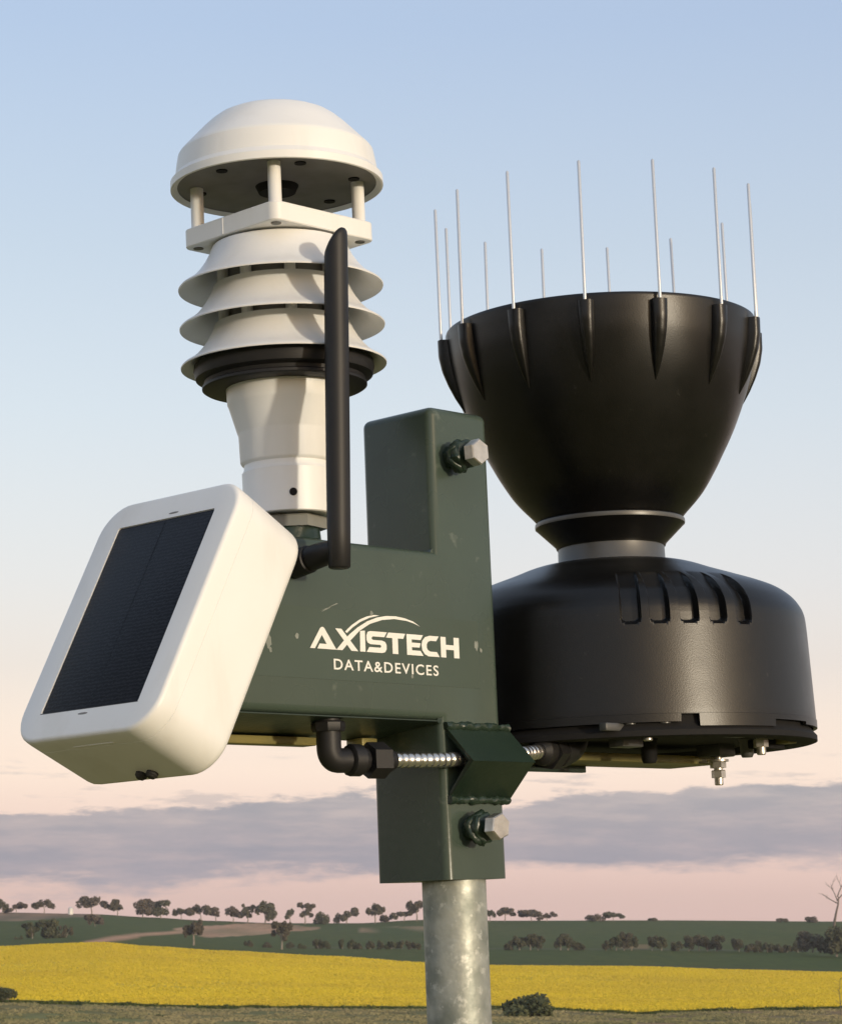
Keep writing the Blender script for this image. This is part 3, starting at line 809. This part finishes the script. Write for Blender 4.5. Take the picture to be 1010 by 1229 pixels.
part('weld_bead', weld((2, -.6, zc + h + .5), (57, -.6, zc + h + .5), 2.7, 3), M['green_dark'], brk)
part('weld_bead', weld((3, -.6, zc - h - .5), (56, -.6, zc - h - .5), 2.7, 5), M['green_dark'], brk)
part('weld_bead', weld((-.5, 1.5, -42.5), (-.5, 56, -42.5), 2.2, 8), M['green_dark'], brk)
part('weld_bead', weld((.2, 2.5, 60.3), (.2, 56, 60.3), 1.7, 9), M['green'], brk)
# welded nuts and clamp bolts
def clamp(x, z, seed):
    d = (0, -1, 0)
    bm = lathe([(0, 7.2), (6.5, 7.2)], 24, m=axis_m(d, (x, .3, z)))
    nut = hexa(17, 8.5, (x, -5.5, z), d, 1.2, .3)
    bmesh.ops.subdivide_edges(nut, edges=nut.edges[:], cuts=4, use_grid_fill=True)
    rim = tube([Vector((x + 8.4 * cos(a), -8.5 - 2 * sin(3 * a + seed), z + 8.4 * sin(a))) for a in [2 * pi * i / 28 for i in range(29)]], [2.2 + 1.3 * noise.noise(Vector((i * .8, seed, 0))) for i in range(29)], 8, cap=False)
    bm = lumpy(lumpy(join(bm, nut, rim), 1.5, .22, seed), .6, .6, seed)
    n = part('welded_nut', bm, M['green_dark'], brk, angle=60)
    s = part('clamp_bolt', lathe([(12, 4.6), (19.5, 4.6)], 20, m=axis_m(d, (x, 0, z))), M['green_dark'], brk)
    part('head', hexa(14, 7.0, (x, -18.5, z), d, .7, .35 + seed), M['steel'], s)
clamp(16.5, 119, 1.3)
clamp(20.5, -106.5, 2.1)
# sticker with printed logo
st = part('sticker', box(-158, 34.5, -.22, -.02, -21.8, 19.2), M['sticker'], brk, label='rectangular vinyl sticker printed with a white company logo')
GL = [[(-107.3, -4.4), (-98.8, 7.5), (-97.6, 8.2), (-96.4, 8.2), (-95.4, 7.5), (-86.3, -4.4), (-101.5, -4.4), (-99.6, -1.5), (-94.0, -1.5), (-97.6, 3.6), (-103.4, -4.4)],
      [(-86.8, 8.0), (-81.9, 8.0), (-68.7, -4.4), (-74.3, -4.4)],
      [(-86.5, -4.4), (-81.5, -4.4), (-75.3, 1.2), (-67.3, 7.6), (-58.5, 12.2), (-48.3, 15.1), (-38.1, 16.3), (-27.9, 15.8), (-21.3, 14.6), (-16.2, 13.0), (-22.0, 15.7), (-29.3, 17.3), (-36.6, 18.0), (-44.6, 17.7), (-52.6, 16.3), (-60.6, 13.6), (-68.6, 9.6), (-75.1, 5.4), (-79.5, 1.9)],
      [(-77.5, 5.8), (-72.9, 9.2), (-66.3, 12.9), (-58.4, 15.9), (-50.4, 17.6), (-54.5, 17.7), (-60.7, 16.5), (-67.0, 14.2), (-73.5, 10.6), (-79.0, 6.6)],
      [(-66.8, 7.6), (-62.8, 8.0), (-62.8, -4.4), (-67.2, -4.4)],
      [(-58.5, 8.0), (-44.6, 8.0), (-46.9, 5.0), (-56.4, 5.0), (-57.4, 4.4), (-57.4, 3.4), (-56.4, 2.9), (-48.9, 2.9), (-46.4, 2.2), (-45.3, .6), (-45.3, -2.0), (-46.6, -3.8), (-49.0, -4.4), (-61.9, -4.4), (-59.6, -1.4), (-50.6, -1.4), (-49.8, -.9), (-49.8, -.2), (-50.6, .3), (-58.4, .3), (-60.6, 1.0), (-61.7, 2.6), (-61.7, 5.4), (-60.6, 7.4)],
      [(-43.4, 8.0), (-29.2, 8.0), (-31.1, 4.9), (-35.6, 4.9), (-35.6, -4.4), (-40.3, -4.4), (-40.3, 4.9), (-45.6, 4.9)],
      [(-28.2, 8.0), (-14.1, 8.0), (-16.3, 5.0), (-23.9, 5.0), (-23.9, 3.1), (-16.3, 3.1), (-17.4, .4), (-23.9, .4), (-23.9, -1.5), (-16.6, -1.5), (-14.3, -4.4), (-28.2, -4.4)],
      [(-.5, 8.0), (-8.6, 8.0), (-12.4, 7.0), (-14.8, 4.8), (-15.7, 2.0), (-15.1, -1.0), (-13.2, -3.2), (-10.0, -4.4), (-.3, -4.4), (-2.6, -1.5), (-8.4, -1.5), (-10.4, -.6), (-11.2, .8), (-11.1, 2.8), (-10.0, 4.3), (-8.0, 5.0), (-2.9, 5.0)],
      [(1.0, 8.0), (5.5, 8.0), (5.5, 3.3), (12.4, 3.3), (12.4, 8.0), (17.1, 8.0), (17.1, -4.4), (12.4, -4.4), (12.4, .4), (5.5, .4), (5.5, -4.4), (1.0, -4.4)]]
bm = new()
for i, g in enumerate(GL):
    y = -.34 - .012 * (i % 3)
    f = bm.faces.new([bm.verts.new((x, y, z)) for x, z in g]); f.normal_update()
bmesh.ops.triangulate(bm, faces=bm.faces[:])
part('lettering', bm, M['print'], st, label='white AXISTECH logo with a double arc')
def text_bm(s, x0, x1, z0, z1, y):
    c = bpy.data.curves.new('t', 'FONT'); c.body = s; c.size = 10; c.offset = .12; c.space_character = 1.18; c.resolution_u = 4
    o_ = bpy.data.objects.new('t', c); C.objects.link(o_)
    bpy.context.view_layer.update()
    me = o_.evaluated_get(bpy.context.evaluated_depsgraph_get()).to_mesh()
    bm = new(); bm.from_mesh(me); o_.to_mesh_clear()
    bpy.data.objects.remove(o_); bpy.data.curves.remove(c)
    xs = [v.co.x for v in bm.verts]; ys = [v.co.y for v in bm.verts]
    ax, bx_, ay, by_ = min(xs), max(xs), min(ys), max(ys)
    for v in bm.verts:
        v.co = Vector((x0 + (v.co.x - ax) / (bx_ - ax) * (x1 - x0), y, z0 + (v.co.y - ay) / (by_ - ay) * (z1 - z0)))
    return bm
part('lettering', text_bm('DATA&DEVICES', -88.8, -1.8, -15.9, -9.6, -.34), M['print'], st, label='smaller white words DATA & DEVICES')
chips = [(-139, -2, 2.4, 4.6), (-117.2, 1.7, 1.6, 1.8), (32.5, 4.2, 1.8, 3.2), (36.5, 1.5, 1.2, 1.6), (-57, 18.5, 1.5, 1.7), (-24.6, -17.2, 1.2, 1.4), (-137.8, -7, 1.0, 2.2)]
rnd = random.Random(3)
for x, z, a, b in chips:
    bm = new()
    vs = [bm.verts.new((x + a * cos(t) * rnd.uniform(.6, 1.15), -.40, z + b * sin(t) * rnd.uniform(.6, 1.15))) for t in [2 * pi * i / 12 for i in range(12)]]
    bm.faces.new(vs)
    part('paint_chip', bm, M['chip'], brk)
for (xa, za), (xb, zb), w_ in (((-101.5, 16.2), (-84, 22.4), .35), ((-98, 16.6), (-90, 19.8), .6)):
    bm = new()
    bm.faces.new([bm.verts.new(p) for p in ((xa, -.42, za), (xb, -.42, zb), (xb - 1, -.42, zb + w_), (xa + 2, -.42, za + w_ * 2))])
    part('scratch', bm, M['chip'], brk)

# ------------------------------------------------------------------ rain gauge
GX, GY = 202.3, 29.0
gauge = thing('rain_gauge', (GX, GY, -56), 'black funnel-shaped rain gauge ringed with upright wire bird spikes', 'rain gauge')
G_AT = (GX, GY, 0)
FUN = [(99, 47.5), (104, 51.5), (112, 59), (119.5, 65), (130, 71.5), (140, 77), (161, 87.6), (186, 97.2), (207, 102.6), (222, 104.6), (231, 105.2)]
fp = smooth_profile(FUN, 60)
prof = fp + [(232.2, 104.8), (232.6, 104), (232.2, 103), (229, 102)] + [(z, r - 3) for z, r in reversed(fp) if 104 < z < 228] + [(104, 12), (104, 0)]
prof = [(99, 0)] + prof
part('funnel', lathe(prof, 128, at=G_AT), M['black_sheen'], gauge)
# rib and spike, fourteen of each
rb = new(); loops = []
RIB = [(227, 111.0), (216, 110.8), (206, 108.8), (196, 105.0), (187, 100.6), (180, 96.4), (176, 93.8)]
for i in range(26):
    k = i / 25; z = 227 - 50 * k
    rc = interp(fp, z); pr = max(.02, interp(RIB, z) - rc); w_ = 4.9 * (1 - k ** 3) * (1 - .2 * k) + .4
    lp = []
    for j in range(11):
        a = pi * j / 10 - pi / 2
        sx = sin(a); lp.append((rc - 1.2 + (pr + 1.2) * (abs(cos(a)) ** .4), w_ * sx, z))
    loops.append(lp)
rv = [[rb.verts.new(p) for p in l] for l in loops]
for a, b in zip(rv, rv[1:]):
    for j in range(10): rb.faces.new((a[j], a[j + 1], b[j + 1], b[j]))
rb.faces.new(rv[0])
def polar(deg): return Matrix.Rotation(radians(deg), 4, 'Z')
cam_local = -90 - 46
angs = [cam_local - 9.2 + 360 / 14 * k for k in range(14)]
rb.transform(Matrix.Translation(G_AT))
rib0 = part('rib', rb, M['black_sheen'], gauge)
sp = lathe([(222, 1.08), (318.8, 1.08), (319.6, .5)], 10, at=(GX + 108.6, GY, 0))
spike0 = part('spike', sp, M['spike'], gauge)
rnd = random.Random(4)
for i, a in enumerate(angs):
    m4 = polar(a)
    tilt = Matrix.Translation((.1086, 0, .28)) @ Matrix.Rotation(rnd.uniform(-.006, .006), 4, 'X') @ Matrix.Rotation(rnd.uniform(-.006, .006), 4, 'Y') @ Matrix.Translation((-.1086, 0, -.28))
    if i == 0:
        rib0.matrix_basis = m4; spike0.matrix_basis = m4 @ tilt
    else:
        repeat(rib0, gauge, m4); repeat(spike0, gauge, m4 @ tilt)
part('collar', lathe([(99.4, 46), (100.2, 49.2), (99, 50), (96.6, 50), (95.6, 49), (84, 37.2), (82, 36.4)], 96, at=G_AT), M['black_sheen'], gauge)
part('collar_edge', lathe([(99.2, 48.5), (99.4, 50.15), (97.6, 50.35), (96.6, 50.15), (96.4, 48.5)], 96, at=G_AT, cap=False), M['satin'], gauge)
part('neck', lathe([(84, 35.6), (70, 35.9), (69, 36.5)], 96, at=G_AT), M['satin'], gauge)
# housing with five recessed vents
vents = [cam_local + d for d in (-.2, 8.1, 16.9, 26.1, 35.4)]
HP = smooth_profile([(70.5, 36), (69.6, 47), (67.2, 57), (62.3, 70), (57, 85), (51.2, 101), (46.6, 110.8), (40.5, 118.4), (34, 123), (29, 124.9), (24, 125.6)], 120) + [(24 - .3 * i, 125.6 + .02 * i) for i in range(1, 20)] + [(18 - 1.2 * i, 126.0 + (128.8 - 126.0) * (1.2 * i / 65.5)) for i in range(1, 47)] + [(-40, 128.4), (-40.2, 128.9), (-47.5, 128.9)]
base_angles = set()
for i in range(240): base_angles.add(round(i * 1.5 % 360, 3))
for v in vents:
    for k in range(-28, 29): base_angles.add(round((v + k * .16) % 360, 3))
for v in (12.2, 17.6, 44.2, 62.0):
    for e_ in (-.05, .05): base_angles.add(round((cam_local + v + e_) % 360, 3))
A = sorted(base_angles)
bm = new(); rings = []
def ss(a, b, x):
    t = max(0, min(1, (x - a) / (b - a))); return t * t * (3 - 2 * t)
for z, r in HP:
    ring = []
    for a in A:
        d = 0
        for v in vents:
            da = (a - v + 180) % 360 - 180
            lat = abs(radians(da)) * max(r, 60)
            hw = 6.2 if r > 90 else 6.2 - (90 - r) * .06
            end = 16.2 + (0 if lat < 2.0 else (lat - 2.0) ** 2 * .14)
            g = (1 - ss(hw - .9, hw + .4, lat)) * ss(end - .6, end + 2.2, z) * ss(97, 118, r)
            d = max(d, g)
        rr = r - 5.6 * d; zz = z - 2.6 * d * ss(122, 100, r)
        if z < -47:
            q = (a - cam_local + 180) % 360 - 180      # the skirt's lower edge is notched
            zz = -48 if 17.6 < q < 44.2 else (-40.4 if 12.2 < q <= 17.6 else (-43.4 if 44.2 <= q < 62 else -45.2))
        ring.append(bm.verts.new((rr * cos(radians(a)), rr * sin(radians(a)), zz)))
    rings.append(ring)
for a_, b_ in zip(rings, rings[1:]):
    for i in range(len(A)):
        j = (i + 1) % len(A); bm.faces.new((a_[i], b_[i], b_[j], a_[j]))
inn = [bm.verts.new((126.4 * cos(radians(a)), 126.4 * sin(radians(a)), v.co.z)) for a, v in zip(A, rings[-1])]
top_ = [bm.verts.new((126.4 * cos(radians(a)), 126.4 * sin(radians(a)), -34)) for a in A]
for a_, b_ in ((rings[-1], inn), (inn, top_)):
    for i in range(len(A)):
        j = (i + 1) % len(A); bm.faces.new((a_[i], b_[i], b_[j], a_[j]))
bm.transform(Matrix.Translation(G_AT))
part('housing', bm, M['black_sheen'], gauge, angle=32)
part('base_plate', lathe([(-40, 0), (-40, 124), (-46, 125), (-50, 128.5), (-53.5, 128.5), (-54, 127), (-54, 112), (-50, 110), (-50, 0)], 96, at=G_AT), M['matt_black'], gauge)
# levelling screws under the base
def level_screw(x, y, z):
    s = part('levelling_screw', lathe([(z - 15, 2.4), (z - 14.4, 3), (z + 12, 3)], 14, at=(x, y, 0)), M['steel'], gauge)
    part('nut', join(hexa(8.4, 5.2, (x, y, z - 10), (0, 0, 1), .6), hexa(9.6, 4.2, (x, y, z - 3.4), (0, 0, 1), .6)), M['steel'], s)
    part('washer', lathe([(z + .8, 7.4), (z + 2.2, 7.4)], 20, at=(x, y, 0)), M['steel'], s)
level_screw(276, 6, -62)
level_screw(226, -67, -48)
level_screw(122, -58, -41)
part('bracket_foot', box(268, 286, -2, 18, -58, -48, 1.2), M['satin'], gauge)
for d0 in (-2, 8, 30):
    aa = radians(cam_local + d0); x, y = GX + 123 * cos(aa), GY + 123 * sin(aa)
    part('clip', lathe([(-46, 4.2), (-38, 4.2)], 12, at=(x, y, 0)), M['satin'], gauge)

for (x0, x1, y0, y1, z0, z1), mm in (((150, 214, -66, -60, -52, -47), 'satin'), ((232, 262, -60, -52, -58, -52), 'matt_black'), ((252, 262, -70, -58, -55, -50), 'olive'), ((120, 140, -40, -28, -58, -50), 'satin'), ((90, 118, -52, -46, -50, -45), 'satin')):
    part('fixing_tab', box(x0, x1, y0, y1, z0, z1, .8), M[mm], gauge)
part('drain_spout', lathe([(-66, 4), (-64, 5), (-52, 5.5), (-48, 8)], 18, at=(170, -20, 0)), M['matt_black'], gauge)
part('drain_spout', lathe([(-62, 3.4), (-60, 4.4), (-52, 4.6), (-48, 7)], 18, at=(250, -38, 0)), M['satin'], gauge)

# ------------------------------------------------------------------ weather sensor with radiation shield
SX, SY = -92.0, 29.0
sens = thing('weather_sensor', (SX, SY, 60), 'white weather sensor with domed top and stacked louvred radiation shield', 'weather sensor', Matrix.Rotation(radians(-.0), 3, 'Y'))
sens.matrix_world = Matrix.Translation(to_world((SX, SY, 60))) @ Matrix.Rotation(radians(-.5), 4, 'Y') @ ROT.to_4x4()
S_AT = (SX, SY, 0)
part('spigot', lumpy(lathe([(58.5, 22), (60, 20), (62, 18), (69, 17.2), (69, 0)], 40, at=S_AT), .5, .2, 4), M['green_dark'], sens)
part('lock_nut', hexa(38, 7, (SX, SY, 68.5), (0, 0, 1), .8, .25), M['nut_grey'], sens)
col = part('collar', lathe([(77, 22), (76.4, 25.8), (77, 26.7), (102.6, 27.2), (103.6, 26.4), (105, 25.9), (107.2, 25.9), (108.2, 27.2), (109.4, 27.9), (125.6, 28.4), (127, 29), (143, 33.6), (144.4, 34.3), (154, 34.8), (156, 34.8)], 96, at=S_AT), M['white'], sens)
a = radians(cam_local + 8)
part('grub_screw', lathe([(25.4, 2.3), (27.25, 2.3), (27.3, 1.7), (27.2, 1.2), (27.3, 0)], 16, m=axis_m((cos(a), sin(a), 0), (SX, SY, 87))), M['matt_black'], col)
part('seal_ring', lathe([(153.5, 30), (153.2, 47.6), (154, 48.8), (155.5, 48.8), (156.5, 47.2), (158.5, 47.6), (160, 52.4), (165, 53.6), (168.5, 53), (170, 30)], 96, at=S_AT, cap=False), M['black'], sens)
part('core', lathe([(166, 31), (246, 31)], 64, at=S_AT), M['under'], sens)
plate = [(0, 60.2), (-.5, 60.8), (.2, 61.0), (1.2, 60.2), (3.4, 56.4), (6.4, 52.4), (10.5, 48.6), (15.5, 45.0), (20.5, 42.2), (25.5, 40.2), (25.5, 38.2), (19.5, 40.2), (14.0, 43.2), (8.6, 47.4), (4.4, 52.0), (1.6, 56.4), (0, 60.2)]
pl0 = None
for k, z in enumerate((214.5, 190.5, 167.0)):
    if pl0 is None:
        pl0 = part('shield_plate', lathe([(z + a_, b_) for a_, b_ in plate], 96, at=S_AT, cap=False), M['white_old'], sens)
    else:
        repeat(pl0, sens, Matrix.Translation((0, 0, (z - 214.5) * .001)))
rod0 = None
for k in range(8):
    aa = 360 / 8 * k + cam_local + 12
    if rod0 is None:
        rod0 = part('spacer', lathe([(168, 3.4), (240, 3.4)], 12, at=(SX + 34.5, SY, 0)), M['white_old'], sens); rod0.matrix_basis = polar(aa)
    else: repeat(rod0, sens, polar(aa))
bm = loft([[(x + SX, y + SY, z) for x, y in rrect(82 - 2 * i, 82 - 2 * i, 6 - i)] for z, i in ((241.4, .5), (242, 0), (252, 0), (252.6, .5))])
tp = part('top_plate', bm, M['white'], sens)
part('seam', box(SX - 41.3, SX - 40.8, SY + 4, SY + 4.9, 242.2, 251.9, 0), M['white_old'], tp)
ps = None
for k, (x, y) in enumerate(((-34, -34), (-34, 34), (34, -34), (34, 34))):
    m4 = Matrix.Translation(((x + 34) * .001, (y + 34) * .001, 0))
    if ps is None:
        ps = part('post', lathe([(252, 4.6), (253, 3.9), (279.5, 3.9)], 20, at=(SX - 34, SY - 34, 0)), M['white'], sens)
        sc = part('screw', lathe([(240.9, 3.0), (242, 3.0)], 16, at=(SX - 34, SY - 34, 0)), M['satin'], sens)
        for oo in (ps, sc): oo.matrix_basis = m4
    else: repeat(ps, sens, m4); repeat(sc, sens, m4)
part('neck_ring', lathe([(236, 36), (240, 38.5)], 64, at=S_AT), M['white_old'], sens)
dome = [(277.6, 59.5), (275.6, 62.6), (276, 63.6), (280.5, 63.6), (281.6, 62.4), (284, 60.6), (290, 59.8), (296.6, 58.6), (298.2, 57.6), (304.5, 51.6), (311, 45.4), (312, 44.4), (316.5, 39.6), (320, 34.8), (322.2, 30), (323.2, 25), (323.8, 12), (323.9, 0)]
dm = part('dome', lathe(dome, 96, at=S_AT, cap=False), M['white'], sens, angle=11)
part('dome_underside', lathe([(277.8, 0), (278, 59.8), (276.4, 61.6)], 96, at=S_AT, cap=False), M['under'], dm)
sl0 = None
for k in range(6):
    aa = cam_local + 20 + 60 * k
    if sl0 is None:
        sl0 = part('hole', lathe([(277.2, 3.4), (277.9, 3.4)], 14, at=(SX + 47, SY, 0)), M['matt_black'], dm); sl0.matrix_basis = polar(aa)
    else: repeat(sl0, dm, polar(aa))
part('transducer', lathe([(273.5, 0), (273.5, 11), (277.9, 13)], 32, at=S_AT, cap=False), M['matt_black'], dm)
aa = radians(cam_local + 180)
part('mirror_plate', lathe([(252.6, 0), (253.4, 22), (252.4, 24)], 48, at=S_AT, cap=False), M['white'], tp)
for k, dx in enumerate((-1.6, 1.6)):
    a1 = cam_local - 36 + dx
    bmk = lathe([(0, .55), (5, .4)], 8, m=axis_m((cos(radians(a1)) * -.7, sin(radians(a1)) * -.7, .71), (SX + 43.2 * cos(radians(a1)), SY + 43.2 * sin(radians(a1)), 311.9)))
    part('scuff', bmk, M['white'], dm)

# ------------------------------------------------------------------ solar logger box
TILT = radians(28)
nrm = Vector((-cos(TILT), 0, sin(TILT))); vup = Vector((sin(TILT), 0, cos(TILT))); uu = Vector((0, -1, 0))
ctr = nrm * 197 + uu * (-28.5) - vup * 90
BM = Matrix((uu, vup, nrm)).transposed().to_4x4(); BM.translation = ctr
logger = thing('solar_logger', tuple(ctr - nrm * 48), 'white rounded logger box with a tilted dark solar panel on its face', 'solar data logger')
LW, LH, LR, LD = 119, 157, 20, 55
def sec(z, inset):
    return [(x, y, z) for x, y in rrect(LW - 2 * inset, LH - 2 * inset, LR - inset * .6, 8)]
def fil(z0, i0, r, up, n=5):
    out = []
    for k in range(n + 1):
        a = pi / 2 * k / n
        out.append((z0 - r + r * sin(a), i0 + r - r * cos(a)) if up else (z0 + r - r * sin(a), i0 + r - r * cos(a)))
    return out
# front cover: flat rim round a shallow panel recess, filleted edge, down to the seam
L1 = [sec(z, i) for z, i in [(-11.9, .5), (-11.8, .15), (-6, 0)] + fil(0, .1, 2.4, True)]
PWW, PHH = 82.5, 122.5
def prec(z, g=0): 
    return [(x, y, z) for x, y in rrect(PWW + g, PHH + g, 1.5, 8)]
L1 += [prec(0), prec(-1.2)]
part('front_cover', loft(L1, cap0=False, m=BM), M['white'], logger, angle=45)
L2 = [sec(z, i) for z, i in list(fil(-LD, 1.4, 11, False))[::-1]]
L2 = [sec(z, i) for z, i in fil(-LD, 1.2, 6.5, False)[::-1]] + [sec(-12.3, .15), sec(-11.95, .5)]
part('back_case', loft(L2, cap1=False, m=BM), M['white'], logger, angle=45)
pn = part('solar_panel', loft([prec(-1.1, -1), prec(-.5, -1), prec(-.35, -1.4)]), M['cell'], logger)
me = pn.data
# panel mesh carries its own axes so that the cell lines follow the panel
me.transform(Matrix.Translation(BASE['solar_logger'] * .001)); pn.matrix_basis = Matrix.Translation((ctr - BASE['solar_logger']) * .001) @ BM.to_3x3().to_4x4()
def boxl(x0, x1, y0, y1, z0, z1, bv=0):
    b_ = box(x0, x1, y0, y1, z0, z1, bv); b_.transform(BM); return b_
part('busbar', boxl(-.3, .3, -59.5, 59.5, -.34, -.30), M['cell'], pn).matrix_parent_inverse = pn.matrix_basis.inverted()
part('frame_edge', boxl(-41.4, 41.4, -61.4, -60.9, -.6, .15, .1), M['black'], logger)
part('latch_notch', boxl(-14, 20, -LH / 2 - .15, -LH / 2 + 1.2, -10.6, -9.6), M['white'], logger)
for y in (64.2, -64.2):
    bmx = lathe([(0, 3.2), (.12, 3.2)], 20, m=Matrix.Diagonal((1.3, .2, 1, 1))); bmx.transform(Matrix.Translation((5 if y > 0 else -3, y, -.02))); bmx.transform(BM)
    part('dimple', bmx, M['under'], logger)
# gland stubs under the box
for x in (6, 15):
    bmx = lathe([(0, 3.4), (2.2, 3.4), (2.8, 2.8), (3.6, 2.2)], 18, m=axis_m((0, -1, 0), (x, -LH / 2 + 1.6, -44))); bmx.transform(BM)
    part('gland_plug', bmx, M['foot'], logger)
bmx = loft([[(x, y, z) for x, y in rrect(60, 90, 6)] for z in (-LD + .5, -LD - 3)], m=BM)
part('mount_plate', bmx, M['green_dark'], logger)
# aerial on a swivel stub
AX, AY = -115.7, -35.0
left = Vector((-.695, .719, 0))
ant = thing('aerial', (AX, 0, 45), 'tall black stick aerial on a swivel elbow in front of the white sensor', 'aerial')
bm = new(); rings = []; n = 28
zs = [(36.2, 5.0), (37, 5.9), (60, 6.3), (100, 6.5), (160, 6.55), (205, 6.5)] + [(t, 6.5) for t in (212, 218, 222, 225, 227)] + [(229, 6.45), (231, 6.2), (232.4, 5.4), (233, 4.2)]
for z, r in zs:
    ring = []
    for k in range(n):
        a = 2 * pi * k / n; p = Vector((cos(a) * r, sin(a) * r * .92, 0))
        sd = p.dot(left); p = p * 1.1 - left * (max(0, z - 45) * .0225)
        drop = max(0, (z - 205) / 28) * (max(0, sd + 4) / 10) ** 1.6 * 13
        ring.append(bm.verts.new((AX + p.x, AY + p.y, z - drop)))
    rings.append(ring)
for a_, b_ in zip(rings, rings[1:]):
    for k in range(n): bm.faces.new((a_[k], a_[(k + 1) % n], b_[(k + 1) % n], b_[k]))
bm.faces.new(rings[0]); bm.faces.new(rings[-1])
part('rod', bm, M['black'], ant, angle=50)
part('hinge', lathe([(0, 6.0), (9, 6.6), (12, 7.0), (20, 7.2), (20.6, 6.6), (22, 6.6), (22.6, 8), (35, 8.2)], 32, m=axis_m((-.06, 1, -.14), (AX, AY + .5, 47.5))), M['black'], ant)

# ------------------------------------------------------------------ flexible conduit with its glands
con = thing('flexible_conduit', (-86, 10, -42), 'ribbed silver flexible conduit with black cable glands passing under the green bracket', 'conduit')
def bez(P, n):
    out = []
    for i in range(n + 1):
        t = i / n; q = [Vector(p) for p in P]
        while len(q) > 1: q = [a.lerp(b, t) for a, b in zip(q, q[1:])]
        out.append(q[0])
    return out
path = bez([(-44, 3.5, -66.5), (-20, 0, -67), (-2, -7.5, -66.5), (24, -9.5, -66), (48, -9.5, -63), (64, -9, -61.5), (84, -4, -59.2)], 260)
part('hose', tube(path, [3.9 + .75 * abs(sin(i * pi / 8.4)) ** .6 for i in range(261)], 20), M['conduit'], con)
elb = [Vector((-83, 12, z)) for z in (-40, -48, -54, -58)] + bez([(-83, 12, -59), (-83, 12, -67.5), (-76, 10.8, -67)], 10)[1:] + [Vector((-72, 10, -66.9)), Vector((-66, 8.4, -66.8))]
part('elbow', tube(elb, 7.2, 24), M['black'], con)
axd = Vector((.98, -.17, 0)).normalized(); p0 = Vector((-71, 8.8, -66.8))
part('lock_nut', lathe([(0, 8.0), (1, 9.4), (8, 9.4), (9, 8.0), (12, 7.2)], 12, m=axis_m(axd, p0)), M['black'], con)
part('gland', join(hexa(18.5, 13, p0 + axd * 13.5, axd, 1, .5), lathe([(13, 7.4), (15.5, 7), (19, 5.2)], 24, m=axis_m(axd, p0 + axd * 13.5))), M['black'], con)
part('lock_nut', lathe([(0, 9.2), (2, 10), (5, 10), (6, 9)], 8, m=axis_m((0, 0, 1), Vector((-83, 12, -50.5)))), M['black'], con)
pr_ = Vector((80, -5, -59.5)); ax2 = Vector((.965, .24, .06)).normalized()
part('gland', join(lathe([(0, 5.4), (3, 8.8), (10, 9.4)], 24, m=axis_m(ax2, pr_)), hexa(21, 12, pr_ + ax2 * 10, ax2, 1, .2)), M['black'], con)
part('lock_nut', lathe([(0, 9), (1, 11), (9, 11), (10, 9)], 12, m=axis_m(ax2, pr_ + ax2 * 23)), M['black'], con)
e0 = pr_ + ax2 * 30
part('elbow', tube(bez([e0, e0 + ax2 * 12, e0 + ax2 * 22, e0 + ax2 * 22 + Vector((0, 0, 14)), e0 + ax2 * 22 + Vector((0, 0, 22))], 20), 9.4, 24), M['black'], con)

# ------------------------------------------------------------------ the evening air over the fields
bm = box(-3000, 3000, -3000, 3000, -36, 34)
me = bpy.data.meshes.new('haze'); bm.to_mesh(me); bm.free()
m = bpy.data.materials.new('haze_air'); m.use_nodes = True
nt = m.node_tree
for n in list(nt.nodes):
    if n.type == 'BSDF_PRINCIPLED': nt.nodes.remove(n)
pv = nt.nodes.new('ShaderNodeVolumePrincipled'); pv.inputs['Color'].default_value = (0.95, 0.93, 0.94, 1); pv.inputs['Density'].default_value = 0.00008; pv.inputs['Anisotropy'].default_value = 0.2
nt.links.new(pv.outputs[0], nt.nodes['Material Output'].inputs['Volume'])
me.materials.append(m)
o = bpy.data.objects.new('haze', me); C.objects.link(o); tag(o, kind='stuff')
